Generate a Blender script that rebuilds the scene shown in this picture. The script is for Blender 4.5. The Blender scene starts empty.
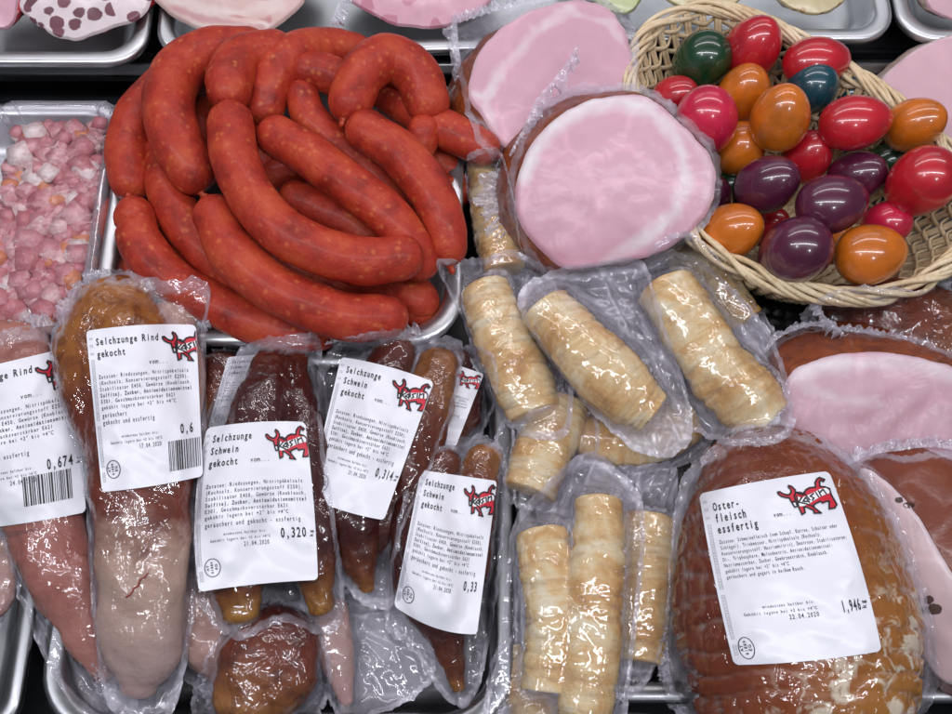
import bpy, bmesh, math, random
import numpy as np
from mathutils import Vector, noise, Matrix
from mathutils.bvhtree import BVHTree
from mathutils.geometry import tessellate_polygon
random.seed(7)
S = bpy.context.scene
COL = S.collection

# ------------------------------------------------------------------ camera, light, exposure
PITCH = math.radians(66); FOC = 1120.0; DIST = 0.772
TGT = Vector((0, 0, 0.03))
FWD = Vector((0, math.cos(PITCH), -math.sin(PITCH)))
UP = Vector((0, math.sin(PITCH), math.cos(PITCH)))
CAM = TGT - FWD * DIST
cam = bpy.data.cameras.new('camera'); camo = bpy.data.objects.new('camera', cam); COL.objects.link(camo)
camo.location = CAM; camo.rotation_euler = (math.pi/2 - PITCH, 0, 0)
cam.sensor_width = 36; cam.lens = FOC/952*36; cam.clip_start = 0.01; cam.clip_end = 50
S.camera = camo
W = bpy.data.worlds.new('World'); S.world = W; W.use_nodes = True
bg = W.node_tree.nodes['Background']; bg.inputs[0].default_value = (0.80, 0.86, 1.0, 1); bg.inputs[1].default_value = 0.115

def area(name, loc, target, sx, sy, power, color, shape='RECTANGLE'):
    l = bpy.data.lights.new(name, 'AREA'); l.shape = shape; l.size = sx; l.size_y = sy
    l.energy = power; l.color = color
    o = bpy.data.objects.new(name, l); COL.objects.link(o); o.location = loc
    d = Vector(target) - Vector(loc); o.rotation_euler = d.to_track_quat('-Z', 'Y').to_euler()
    return o
area('counter_tube_lamp', (-0.02, -0.20, 1.05), (0, 0.02, 0), 2.0, 0.026, 9.5, (0.93, 0.93, 1.0))
area('rear_strip_fill', (0.05, 0.50, 0.75), (0, 0.05, 0), 1.6, 0.05, 3.2, (1.0, 0.93, 0.97))  # added fill strip, brightens the rear tray rims and sausage tops
area('ceiling_lamp', (0.50, -0.95, 1.3), (0, 0, 0), 0.16, 0.16, 2.2, (0.93, 0.96, 1.0), 'DISK')
area('ceiling_lamp', (-0.75, -0.55, 1.5), (0, 0, 0), 0.25, 0.25, 2.2, (0.93, 0.96, 1.0), 'DISK')
area('rear_tray_fill', (0.0, 1.15, 0.85), (0, 0.35, 0), 1.8, 0.30, 2.2, (0.95, 0.96, 1.0))  # added wide fill, placed to reflect in the back trays and lift them
S.view_settings.view_transform = 'Standard'; S.view_settings.look = 'None'
S.view_settings.exposure = 0.0; S.view_settings.gamma = 1.0
S.render.engine = 'CYCLES'
S.cycles.use_denoising = True
S.cycles.max_bounces = 12; S.cycles.transparent_max_bounces = 24
S.cycles.glossy_bounces = 3; S.cycles.diffuse_bounces = 3; S.cycles.transmission_bounces = 4
S.cycles.caustics_reflective = False; S.cycles.caustics_refractive = False
S.cycles.sample_clamp_indirect = 4.0

# ------------------------------------------------------------------ picking points in the place
def ray(px, py):
    return (FWD + Vector((1, 0, 0)) * ((px-476)/FOC) + UP * ((357-py)/FOC))
def P(px, py, z):
    d = ray(px, py); t = (z - CAM.z)/d.z
    return CAM + d*t
def proj(v):
    q = Vector(v) - CAM; d = q.dot(FWD)
    return (476 + FOC*q.x/d, 357 - FOC*q.dot(UP)/d)
def ppm(v):                       # picture units per metre at a point
    return FOC/((Vector(v)-CAM).dot(FWD))

# ------------------------------------------------------------------ object helpers
def tag(o, label=None, cat=None, group=None, kind=None):
    if label: o['label'] = label
    if cat: o['category'] = cat
    if group: o['group'] = group
    if kind: o['kind'] = kind
    return o
def thing(name, label, cat, loc, group=None):
    o = bpy.data.objects.new(name, None); COL.objects.link(o); o.location = loc
    o.empty_display_size = 0.02
    return tag(o, label, cat, group)
def origin_of(o):
    v = Vector((0, 0, 0))
    while o is not None:
        v = v + o.location; o = o.parent
    return v
SOLIDS = []                       # (bvh, bbox in picture units)
def register(verts, faces):
    pr = [proj(v) for v in verts[::3]] + [proj(verts[-1])]
    xs = [p[0] for p in pr]; ys = [p[1] for p in pr]
    b = BVHTree.FromPolygons([Vector(v) for v in verts], faces)
    e = (b, (min(xs)-4, min(ys)-4, max(xs)+4, max(ys)+4))
    SOLIDS.append(e); return e
def mk(name, verts, faces, mat, parent=None, loc=None, smooth=True, attrs=None, solid=True, recalc=False, mats=None, midx=None):
    """ONE mesh object from world-space vertices."""
    if loc is not None: o0 = Vector(loc)
    elif parent is not None: o0 = origin_of(parent)
    else: o0 = Vector((0, 0, 0))
    me = bpy.data.meshes.new(name)
    me.from_pydata([tuple(Vector(v)-o0) for v in verts], [], faces)
    if recalc:
        bm = bmesh.new(); bm.from_mesh(me); bmesh.ops.recalc_face_normals(bm, faces=bm.faces); bm.to_mesh(me); bm.free()
    if smooth: me.polygons.foreach_set('use_smooth', [True]*len(me.polygons))
    for k, a in (attrs or {}).items():
        at = me.attributes.new(k, 'FLOAT', 'POINT'); at.data.foreach_set('value', np.asarray(a, dtype=np.float32))
    for m in (mats or [mat]): me.materials.append(m)
    if midx is not None: me.polygons.foreach_set('material_index', midx)
    me.update()
    o = bpy.data.objects.new(name, me); COL.objects.link(o)
    if parent is not None: o.parent = parent
    elif loc is not None: o.location = o0
    if solid: register(verts, faces)
    return o

def catmull(pts, n):
    pts = [np.array(p, dtype=float) for p in pts]
    if len(pts) == 2: pts = [pts[0], (pts[0]+pts[1])/2, pts[1]]
    q = [2*pts[0]-pts[1]] + pts + [2*pts[-1]-pts[-2]]
    out = []
    m = len(pts)-1
    for i in range(n):
        s = i/(n-1)*m; k = min(int(s), m-1); f = s-k
        a, b, c, d = q[k], q[k+1], q[k+2], q[k+3]
        out.append(0.5*((2*b)+(-a+c)*f+(2*a-5*b+4*c-d)*f*f+(-a+3*b-3*c+d)*f**3))
    return np.array(out)
def closed_catmull(pts, n):
    pts = [np.array(p, dtype=float) for p in pts]; m = len(pts); out = []
    for i in range(n):
        s = i/n*m; k = int(s); f = s-k
        a, b, c, d = pts[(k-1) % m], pts[k % m], pts[(k+1) % m], pts[(k+2) % m]
        out.append(0.5*((2*b)+(-a+c)*f+(2*a-5*b+4*c-d)*f*f+(-a+3*b-3*c+d)*f**3))
    return np.array(out)

def tube(path, radii, nr=40, ns=20, flat=1.0, disp=None, cap=0.9, ncap=6, flatend=(False, False)):
    """lofted round body through world points; returns verts, faces, attrs"""
    full = catmull([list(p)+[r] for p, r in zip(path, radii)], nr)
    cen = full[:, :3]; rad = np.maximum(full[:, 3], 1e-4)
    rings = []
    T0 = cen[1]-cen[0]; T0 = T0/np.linalg.norm(T0); T1 = cen[-1]-cen[-2]; T1 = T1/np.linalg.norm(T1)
    for k in range(ncap):
        a = (k+0.35)/ncap*math.pi/2
        sr = (0.90+0.10*math.sin(a)) if flatend[0] and k > 0 else math.sin(a); so = math.cos(a)*(0.15 if flatend[0] else 1)
        rings.append((cen[0]-T0*rad[0]*cap*so, rad[0]*sr))
    for i in range(nr): rings.append((cen[i], rad[i]))
    for k in reversed(range(ncap)):
        a = (k+0.35)/ncap*math.pi/2
        sr = (0.90+0.10*math.sin(a)) if flatend[1] and k > 0 else math.sin(a); so = math.cos(a)*(0.15 if flatend[1] else 1)
        rings.append((cen[-1]+T1*rad[-1]*cap*so, rad[-1]*sr))
    n = len(rings); cs = np.array([r[0] for r in rings]); rs = np.array([r[1] for r in rings])
    verts = []; tt = []; aa = []
    for i in range(n):
        T = cs[min(i+1, n-1)]-cs[max(i-1, 0)]; T = T/(np.linalg.norm(T)+1e-12)
        side = np.cross(T, (0, 0, 1.0)); side /= (np.linalg.norm(side)+1e-9)
        up = np.cross(side, T)
        for j in range(ns):
            th = 2*math.pi*j/ns; r = rs[i]
            p = cs[i]+side*math.cos(th)*r+up*math.sin(th)*r*flat
            if disp:
                d = disp(i/(n-1), th, Vector(p))*min(1.0, r/(rs.max()*0.5))
                p = p+(side*math.cos(th)+up*math.sin(th))*d
            verts.append(p); tt.append(i/(n-1)); aa.append(0.5+0.5*math.sin(th))
    faces = []
    for i in range(n-1):
        for j in range(ns):
            a = i*ns+j; b = i*ns+(j+1) % ns
            faces.append((a, b, b+ns, a+ns))
    c0 = len(verts); verts.append(cs[0]); tt.append(0); aa.append(.5)
    c1 = len(verts); verts.append(cs[-1]); tt.append(1); aa.append(.5)
    for j in range(ns):
        faces.append((c0, (j+1) % ns, j)); faces.append((c1, (n-1)*ns+j, (n-1)*ns+(j+1) % ns))
    return verts, faces, {'t': tt, 'ang': aa}

def pxpath(pts):                    # [(px,py,z)] -> world points
    return [P(*p) for p in pts]
def join(parts):
    V, F, A = [], [], {}
    for v, f, a in parts:
        o = len(V); V += list(v); F += [tuple(i+o for i in q) for q in f]
        for k in a: A.setdefault(k, []).extend(a[k])
    return V, F, A
def strand(points, r, ns=6, closed=False, rz=None):
    pts = np.array(points, dtype=float); n = len(pts); rz = rz or r
    V, F = [], []
    for i in range(n):
        if closed: T = pts[(i+1) % n]-pts[i-1]
        else: T = pts[min(i+1, n-1)]-pts[max(i-1, 0)]
        T = T/(np.linalg.norm(T)+1e-12)
        side = np.cross(T, (0, 0, 1.0)); L = np.linalg.norm(side)
        side = side/L if L > 1e-5 else np.array((1., 0, 0)); up = np.cross(side, T)
        for j in range(ns):
            th = 2*math.pi*j/ns
            V.append(pts[i]+side*math.cos(th)*r+up*math.sin(th)*rz)
    m = n if closed else n-1
    for i in range(m):
        for j in range(ns):
            a = i*ns+j; b = i*ns+(j+1) % ns; i2 = (i+1) % n
            F.append((a, b, i2*ns+(j+1) % ns, i2*ns+j))
    if not closed:
        F.append(tuple(reversed(range(ns)))); F.append(tuple(range((n-1)*ns, n*ns)))
    return V, F, {}

# ------------------------------------------------------------------ materials
class NT:
    def __init__(s, name):
        s.m = bpy.data.materials.new(name); s.m.use_nodes = True
        s.t = s.m.node_tree; s.t.nodes.clear()
        s.out = s.n('ShaderNodeOutputMaterial')
    def n(s, typ, **kw):
        nd = s.t.nodes.new(typ)
        for k, v in kw.items():
            if k.startswith('_'): setattr(nd, k[1:], v)
            else:
                key = k.replace('_', ' ')
                nd.inputs[key].default_value = v
        return nd
    def l(s, a, b): s.t.links.new(a, b)
    def coord(s, rnd=True):
        tc = s.n('ShaderNodeTexCoord')
        if not rnd: return tc.outputs['Object']
        oi = s.n('ShaderNodeObjectInfo'); mul = s.n('ShaderNodeMath', _operation='MULTIPLY'); mul.inputs[1].default_value = 13.7
        s.l(oi.outputs['Random'], mul.inputs[0])
        ad = s.n('ShaderNodeVectorMath', _operation='ADD'); s.l(tc.outputs['Object'], ad.inputs[0]); s.l(mul.outputs[0], ad.inputs[1])
        return ad.outputs[0]
    def noise(s, co, scale, detail=3, rough=0.55, dist=0.0):
        nd = s.n('ShaderNodeTexNoise', Scale=scale, Detail=detail, Roughness=rough, Distortion=dist); s.l(co, nd.inputs['Vector']); return nd.outputs['Fac']
    def ramp(s, fac, stops, interp='LINEAR'):
        r = s.n('ShaderNodeValToRGB'); r.color_ramp.interpolation = interp
        e = r.color_ramp.elements
        while len(e) < len(stops): e.new(0.5)
        for el, (p, c) in zip(e, stops):
            el.position = p; el.color = (c[0], c[1], c[2], 1) if not isinstance(c, (int, float)) else (c, c, c, 1)
        s.l(fac, r.inputs['Fac']); return r.outputs['Color']
    def mix(s, fac, a, b, typ='MIX'):
        m = s.n('ShaderNodeMix', _data_type='RGBA', _blend_type=typ)
        if isinstance(fac, (int, float)): m.inputs[0].default_value = fac
        else: s.l(fac, m.inputs[0])
        for v, i in ((a, 6), (b, 7)):
            if isinstance(v, tuple): m.inputs[i].default_value = (*v[:3], 1)
            else: s.l(v, m.inputs[i])
        return m.outputs[2]
    def math(s, op, a, b=None, clamp=False):
        m = s.n('ShaderNodeMath', _operation=op, _use_clamp=clamp)
        for v, i in ((a, 0), (b, 1)):
            if v is None: continue
            if isinstance(v, (int, float)): m.inputs[i].default_value = v
            else: s.l(v, m.inputs[i])
        return m.outputs[0]
    def attr(s, name):
        a = s.n('ShaderNodeAttribute', _attribute_name=name); return a.outputs['Fac']
    def bump(s, h, strength, dist, normal=None):
        b = s.n('ShaderNodeBump', Strength=strength, Distance=dist); s.l(h, b.inputs['Height'])
        if normal: s.l(normal, b.inputs['Normal'])
        return b.outputs['Normal']
    def pbr(s, col, rough=0.5, metal=0.0, coat=0.0, coat_rough=0.08, normal=None, coat_normal=None, spec=0.5, sss=0.0, sss_r=(1, .3, .2)):
        p = s.n('ShaderNodeBsdfPrincipled')
        if isinstance(col, tuple): p.inputs['Base Color'].default_value = (*col[:3], 1)
        else: s.l(col, p.inputs['Base Color'])
        if isinstance(rough, (int, float)): p.inputs['Roughness'].default_value = rough
        else: s.l(rough, p.inputs['Roughness'])
        p.inputs['Metallic'].default_value = metal; p.inputs['Coat Weight'].default_value = coat; p.inputs['Coat Roughness'].default_value = coat_rough
        p.inputs['Specular IOR Level'].default_value = spec
        if sss:
            p.inputs['Subsurface Weight'].default_value = sss; p.inputs['Subsurface Radius'].default_value = sss_r; p.inputs['Subsurface Scale'].default_value = 0.004
        if normal: s.l(normal, p.inputs['Normal'])
        if coat_normal: s.l(coat_normal, p.inputs['Coat Normal'])
        s.l(p.outputs[0], s.out.inputs['Surface']); return s.m

def plain(name, col, rough=0.5, **k):
    return NT(name).pbr(tuple(col), rough, **k)

def m_steel(name, base=0.55, rough=0.24):
    a = NT(name); co = a.coord(False)
    n1 = a.noise(co, 35, 4); n2 = a.noise(co, 900, 2)
    r = a.ramp(n1, [(0.3, rough-0.05), (0.7, rough+0.10)])
    c = a.ramp(n1, [(0.3, (base*0.95, base*0.97, base)), (0.7, (base*1.06, base*1.08, base*1.12))])
    return a.pbr(c, r, metal=1.0, normal=a.bump(n2, 0.05, 0.0005))
STEEL = m_steel('brushed_steel', .66, .36); STEEL_DARK = m_steel('dark_steel', 0.26, 0.30)  # second steel has a darker base, for front trays and rail
DARKSHELF = NT('dark_counter'); _c = DARKSHELF.coord(False)
DARKSHELF = DARKSHELF.pbr(DARKSHELF.ramp(DARKSHELF.noise(_c, 18, 4), [(0.3, (.010, .011, .013)), (0.75, (.022, .024, .028))]), 0.35)

def m_sausage():
    a = NT('sausage_casing'); co = a.coord()
    n = a.noise(co, 45, 4, 0.6); sp = a.n('ShaderNodeTexVoronoi', Scale=165.0); a.l(co, sp.inputs['Vector'])
    n3 = a.noise(co, 150, 2)
    base = a.ramp(n, [(0.30, (.24, .016, .009)), (0.5, (.43, .036, .017)), (0.70, (.52, .075, .026))])
    spots = a.math('MULTIPLY', a.ramp(sp.outputs['Distance'], [(0.16, 1.0), (0.42, 0.0)]), a.ramp(n3, [(0.45, 0.0), (0.66, 0.55)]))
    c = a.mix(spots, base, (.70, .20, .06))
    dk = a.noise(co, 420, 1); c = a.mix(a.ramp(dk, [(0.72, 0.0), (0.76, 0.55)]), c, (.18, .015, .01))
    h = a.noise(co, 190, 6, .7, .4); h2 = a.noise(co, 60, 2)
    return a.pbr(c, a.ramp(h2, [(.3, .38), (.7, .54)]), normal=a.bump(h, 0.7, 0.0016), coat=0.10, coat_rough=0.22, spec=.30, sss=0.10)
SAUSAGE = m_sausage()
SAUS_END = plain('sausage_casing_tip', (.42, .05, .02), .4)

def m_egg(name, col):
    a = NT(name); co = a.coord()
    n = a.noise(co, 40, 5, .65)
    lo = tuple(c*0.6 for c in col); hi = tuple(min(1, c*1.2+.004) for c in col)
    c = a.ramp(n, [(.3, lo), (.55, col), (.75, hi)])
    f = a.noise(co, 700, 1); c = a.mix(a.ramp(f, [(.70, 0.), (.76, .35)]), c, tuple(c0*.4 for c0 in col))
    return a.pbr(c, .32, coat=.9, coat_rough=.10, normal=a.bump(a.noise(co, 500, 2), .05, .0005))
EGG = {'red': m_egg('egg_red_dye', (.50, .010, .022)), 'pinkred': m_egg('egg_pinkred_dye', (.58, .012, .055)),
       'orange': m_egg('egg_orange_dye', (.62, .155, .008)), 'purple': m_egg('egg_purple_dye', (.085, .010, .038)),
       'green': m_egg('egg_green_dye', (.004, .045, .014)), 'teal': m_egg('egg_teal_dye', (.004, .060, .085))}

def m_wicker(name, k=1.0):
    a = NT(name); co = a.coord()
    n = a.noise(co, 30, 3); n2 = a.noise(co, 220, 3)
    c = a.ramp(n, [(.3, (.60*k, .44*k, .25*k)), (.5, (.72*k, .57*k, .36*k)), (.7, (.80*k, .68*k, .48*k))])
    c = a.mix(a.ramp(n2, [(.35, .35), (.5, 0.)]), c, (.36*k, .21*k, .08*k))
    return a.pbr(c, .45, normal=a.bump(n2, .3, .0006))
WICKER = m_wicker('peeled_willow'); WICKER2 = m_wicker('pale_willow', 1.05)

def m_root():
    a = NT('root_skin'); co = a.coord()
    st = a.n('ShaderNodeMapping'); st.inputs['Scale'].default_value = (1, 1, 1); a.l(co, st.inputs['Vector'])
    cx = a.n('ShaderNodeCombineXYZ'); oi = a.n('ShaderNodeObjectInfo'); a.l(a.math('MULTIPLY', a.attr('t'), 26.0), cx.inputs[0]); a.l(a.math('MULTIPLY', a.attr('ang'), 2.6), cx.inputs[1]); a.l(a.math('MULTIPLY', oi.outputs['Random'], 40.0), cx.inputs[2])
    n = a.math('ADD', a.math('MULTIPLY', a.noise(st.outputs[0], 34, 5, .65, .6), .78), a.math('MULTIPLY', a.noise(cx.outputs[0], .8, 4, .6, .9), .22))
    n2 = a.math('ADD', a.math('MULTIPLY', a.noise(co, 120, 5, .65), .65), a.math('MULTIPLY', a.noise(cx.outputs[0], 2.4, 4, .65, 1.2), .35))
    c = a.ramp(n, [(.33, (.46, .21, .045)), (.43, (.68, .38, .11)), (.52, (.80, .57, .26)), (.62, (.86, .75, .50))])
    c = a.mix(a.ramp(n2, [(.56, 0.), (.68, .55)]), c, (.38, .19, .06))
    t = a.attr('groove'); c = a.mix(a.math('MULTIPLY', t, .55), c, (.33, .19, .07))
    return a.pbr(c, .5, normal=a.bump(n2, .8, .0016), coat=.1, coat_rough=.15)
ROOT = m_root()

def m_meat(name, stops, rough=.3, bump=.6, blotch=(.10, .02, .01), blot=.5, bsc=1.0, tnoise=.22, pale=None):
    """smoked meat: colours follow the length of the piece ('t') shifted by noise"""
    a = NT(name); co = a.coord()
    n = a.noise(co, 30*bsc, 5, .6); t = a.attr('t')
    s = a.math('ADD', t, a.math('MULTIPLY', a.math('SUBTRACT', n, .5), tnoise*2), clamp=True)
    c = a.ramp(s, stops)
    n2 = a.noise(co, 75*bsc, 5, .65, .5)
    bf = a.ramp(n2, [(.46, 0.), (.64, min(1, blot*1.4))])
    if pale: bf = a.math('MULTIPLY', bf, a.ramp(s, [(pale-.04, 1.), (pale+.03, .12)]))
    c = a.mix(bf, c, blotch)
    n3 = a.noise(co, 55*bsc, 4, .6, .8)
    c = a.mix(a.ramp(n3, [(.62, 0.), (.82, .12)]), c, (.60, .36, .22))
    h = a.noise(co, 120*bsc, 5, .6)
    return a.pbr(c, rough, normal=a.bump(h, bump, .0022), coat=.1, coat_rough=.07, spec=.3)
BEEF = m_meat('smoked_beef_tongue', [(.0, (.36, .125, .022)), (.20, (.36, .125, .022)), (.31, (.15, .028, .012)), (.50, (.17, .034, .016)), (.57, (.50, .33, .25)), (.8, (.51, .36, .32)), (1., (.48, .31, .29))], blot=.50, tnoise=.10, pale=.55)
BEEF2 = m_meat('pink_beef_tongue', [(0, (.40, .17, .13)), (.5, (.40, .15, .12)), (.8, (.46, .20, .16)), (1, (.46, .23, .19))], blot=.25, blotch=(.2, .04, .03))
PORK = m_meat('smoked_pork_tongue', [(0, (.12, .024, .011)), (.2, (.055, .007, .006)), (.62, (.060, .009, .007)), (.82, (.17, .045, .012)), (1., (.38, .17, .03))], blot=.4, blotch=(.035, .007, .006))
PORK2 = m_meat('amber_pork_tongue', [(0, (.36, .15, .04)), (.3, (.15, .034, .014)), (.6, (.085, .016, .011)), (1, (.07, .013, .011))], blot=.4, blotch=(.04, .008, .006))
PALE = m_meat('pale_tongue', [(0, (.45, .27, .22)), (.6, (.48, .30, .26)), (1, (.45, .25, .23))], blot=.15, blotch=(.3, .14, .10))
SMOKE = m_meat('dark_smoked_meat', [(0, (.10, .016, .010)), (.45, (.17, .035, .014)), (1, (.34, .14, .04))], blot=.5, blotch=(.06,.012,.008))
RIND = m_meat('smoked_rind', [(0, (.30, .070, .016)), (.5, (.20, .040, .012)), (1, (.11, .024, .012))], blot=.5, bsc=1.3)
def m_roast():
    a = NT('netted_roast'); co = a.coord()
    n = a.noise(co, 22, 5, .6); n2 = a.noise(co, 80, 5, .65)
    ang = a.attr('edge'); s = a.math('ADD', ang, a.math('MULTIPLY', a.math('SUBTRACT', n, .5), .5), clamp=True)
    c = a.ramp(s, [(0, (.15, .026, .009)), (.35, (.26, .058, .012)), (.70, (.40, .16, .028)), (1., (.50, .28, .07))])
    c = a.mix(a.ramp(n2, [(.5, 0.), (.72, .55)]), c, (.14, .028, .010))
    c = a.mix(a.math('MULTIPLY', a.attr('net'), .30), c, (.40, .22, .08))
    fat = a.math('MULTIPLY', a.attr('fat'), a.ramp(a.noise(co, 75, 4, .6, .8), [(.50, 0.), (.60, .9)]))
    c = a.mix(fat, c, (.74, .64, .48))
    return a.pbr(c, .34, normal=a.bump(n2, .5, .0018), coat=.1, coat_rough=.10, spec=.35)
ROAST = m_roast()
def m_face(name, pink, fatc=(.86, .80, .80), deep=None):
    a = NT(name); co = a.coord()
    n = a.noise(co, 18, 4, .55, .6); n2 = a.noise(co, 140, 4, .6)
    deep = deep or tuple(p*.92 for p in pink)
    c = a.ramp(n, [(.3, deep), (.55, pink), (.75, tuple(min(1, p*1.07) for p in pink))])
    c = a.mix(a.ramp(n2, [(.35, .08), (.5, 0.)]), c, tuple(min(1, p*1.25) for p in pink))
    vs = a.n('ShaderNodeTexVoronoi', Scale=15.0, _feature='DISTANCE_TO_EDGE'); wv = a.n('ShaderNodeTexNoise', Scale=30.0, Detail=3.0); a.l(co, wv.inputs['Vector'])
    ad = a.n('ShaderNodeVectorMath', _operation='MULTIPLY_ADD'); ad.inputs[1].default_value = (.03, .03, .03); a.l(wv.outputs['Color'], ad.inputs[0]); a.l(co, ad.inputs[2]); a.l(ad.outputs[0], vs.inputs['Vector'])
    c = a.mix(a.math('MULTIPLY', a.ramp(vs.outputs['Distance'], [(0., .45), (.05, 0.)]), a.ramp(n, [(.4, .1), (.6, 1.)])), c, tuple(min(1, p*1.35) for p in pink))
    po = a.noise(co, 520, 2); c = a.mix(a.ramp(po, [(.66, 0.), (.74, .30)]), c, (pink[0]*.8, pink[1]*.6, pink[2]*.62))
    c = a.mix(a.math('MULTIPLY', a.attr('fat'), a.ramp(a.noise(co, 60, 4, .6), [(.3, .55), (.6, 1.)])), c, fatc)
    c = a.mix(a.attr('deep'), c, (pink[0]*.75, pink[1]*.45, pink[2]*.50))
    w = a.noise(co, 90, 3, .5, 1.5)
    return a.pbr(c, .50, normal=a.bump(n2, .25, .0008), coat=.04, coat_rough=.3, coat_normal=a.bump(w, .15, .0008), sss=.1)
FACE = m_face('cooked_ham_cut', (.70, .40, .47)); FACE_P = m_face('cooked_ham_cut_rosy', (.64, .40, .455))
FACE_Y = m_face('pale_cut_meat', (.62, .45, .45)); FACE_W = m_face('pale_pork_cut', (.66, .47, .44), (.80, .70, .66))
def m_mosaic(name, base, chunk, scale, thr=.35, spread=.06, share=.5):
    a = NT(name); co = a.coord()
    v = a.n('ShaderNodeTexVoronoi', Scale=scale); a.l(co, v.inputs['Vector'])
    rnd = a.n('ShaderNodeSeparateColor'); a.l(v.outputs['Color'], rnd.inputs[0])
    pick = a.ramp(rnd.outputs[0], [(1-share, 0.), (1.02-share, 1.)])
    nz = a.noise(co, scale*1.6, 3)
    edge = a.math('ADD', v.outputs['Distance'], a.math('MULTIPLY', a.math('SUBTRACT', nz, .5), .35))
    m = a.math('MULTIPLY', pick, a.ramp(edge, [(thr, 1.), (thr+spread, 0.)]))
    ch = a.mix(rnd.outputs[1], tuple(c*.7 for c in chunk), chunk)
    c = a.mix(m, a.ramp(a.noise(co, 90, 4), [(.3, tuple(b*.85 for b in base)), (.7, base)]), ch)
    return a.pbr(c, .35, coat=.3, coat_rough=.15, normal=a.bump(nz, .15, .0008))
TERRINE = m_mosaic('aspic_terrine', (.74, .64, .66), (.20, .075, .10), 85.0, .46, share=.68)
MOSAIC = m_mosaic('mosaic_ham', (.68, .38, .46), (.58, .24, .32), 55.0, .46)
LOAFM = m_mosaic('speckled_loaf', (.66, .56, .32), (.50, .30, .14), 150.0, .34)
GREENL = m_mosaic('herb_loaf', (.56, .62, .34), (.32, .40, .14), 170.0, .4)
SALAMI = m_mosaic('red_spotted_edge', (.62, .05, .07), (.78, .34, .30), 150.0, .35)
def m_cube(name, a0, b0, c0):
    a = NT(name); co = a.coord()
    n = a.noise(co, 1.3, 4, .6, .5); n2 = a.noise(co, 3.5, 4, .6)
    c = a.ramp(n, [(.32, a0), (.50, b0), (.68, c0)])
    c = a.mix(a.ramp(n2, [(.58, 0.), (.70, .35)]), c, (.78, .62, .58))
    return a.pbr(c, .42, normal=a.bump(n2, .25, .03), coat=.2, coat_rough=.15, sss=.08)
CUBES = [m_cube('ham_cube_rose', (.44, .11, .13), (.54, .18, .20), (.60, .27, .28)), m_cube('ham_cube_pink', (.50, .16, .18), (.60, .25, .27), (.66, .37, .37)),
         m_cube('ham_cube_light', (.56, .24, .25), (.67, .38, .38), (.76, .56, .53)), m_cube('ham_cube_fat', (.66, .42, .43), (.78, .62, .60), (.82, .72, .69)), m_cube('ham_cube_orange', (.56, .15, .08), (.64, .24, .11), (.66, .36, .22))]

def m_film(name, haze=.03, loose=.20, bump=.7, sc=1.0, gloss=1.5, tint=(.97, .97, .985), grough=.06):
    """crinkled clear vacuum film: clear, glossy, milky where it is loose"""
    a = NT(name); co = a.coord()
    mp = a.n('ShaderNodeMapping'); mp.inputs['Rotation'].default_value = (0, 0, .6); mp.inputs['Scale'].default_value = (1, .38, 1); a.l(co, mp.inputs['Vector'])
    n1 = a.noise(mp.outputs[0], 75*sc, 2, .45, 1.0); rid = a.math('ABSOLUTE', a.math('SUBTRACT', n1, .5))
    n2 = a.noise(co, 55*sc, 3, .55, .8); n3 = a.noise(co, 330*sc, 2)
    h = a.math('ADD', a.math('MULTIPLY', rid, -1.6), a.math('ADD', n2, a.math('MULTIPLY', n3, .05)))
    nrm = a.bump(h, bump, .0028)
    lw = a.n('ShaderNodeLayerWeight', Blend=.5); a.l(nrm, lw.inputs['Normal']); fr = a.math('ADD', .055, a.math('MULTIPLY', a.math('POWER', lw.outputs['Facing'], 4.0), .40))
    g = a.n('ShaderNodeBsdfGlossy', Roughness=grough); a.l(nrm, g.inputs['Normal'])
    tr = a.n('ShaderNodeBsdfTransparent'); tr.inputs[0].default_value = (*tint, 1)
    df = a.n('ShaderNodeBsdfDiffuse'); df.inputs[0].default_value = (.90, .86, .97, 1); a.l(nrm, df.inputs['Normal'])
    tl = a.n('ShaderNodeBsdfTranslucent'); tl.inputs[0].default_value = (.90, .86, .97, 1)
    mm = a.n('ShaderNodeMixShader'); mm.inputs[0].default_value = .12; a.l(df.outputs[0], mm.inputs[1]); a.l(tl.outputs[0], mm.inputs[2])
    hz = a.math('ADD', haze, a.math('MULTIPLY', a.math('MULTIPLY', a.attr('loose'), loose), a.ramp(n2, [(.3, .45), (.7, 1.3)])), clamp=True)
    m1 = a.n('ShaderNodeMixShader'); a.l(hz, m1.inputs[0]); a.l(tr.outputs[0], m1.inputs[1]); a.l(mm.outputs[0], m1.inputs[2])
    m2 = a.n('ShaderNodeMixShader'); a.l(a.math('MULTIPLY', fr, gloss, clamp=True), m2.inputs[0]); a.l(m1.outputs[0], m2.inputs[1]); a.l(g.outputs[0], m2.inputs[2])
    a.l(m2.outputs[0], a.out.inputs['Surface']); return a.m
FILM = m_film('tight_vacuum_film', .002, .40, .75, .95, 1.35)
FILM_EDGE = m_film('gathered_film_edge', .20, .34, .9, 1.0, 1.8)
FILM_LOOSE = m_film('loose_vacuum_film', .05, .48, .55, .75, 1.7, grough=.09)
FILM_HAM = m_film('smooth_vacuum_film', .015, .38, .25, .9, .28, grough=.22)
FILM_TRAY = m_film('clear_tray_plastic', .10, .12, .12, .5, 1.4)
FILM_LID = m_film('clear_lid_film', .02, .03, .15, .6, .22)

def m_paper():
    a = NT('label_paper'); co = a.coord()
    n = a.noise(co, 30, 3, .5, .6)
    return a.pbr((.82, .82, .88), .30, normal=a.bump(n, .55, .0024), spec=.4)
PAPER = m_paper()
INK = plain('black_print', (.018, .018, .022), .6); INK_GREY = plain('grey_print', (.36, .37, .40), .6)
RED = plain('red_print', (.62, .022, .045), .5); WHITE_INK = plain('white_print', (.86, .86, .88), .5)

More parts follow.
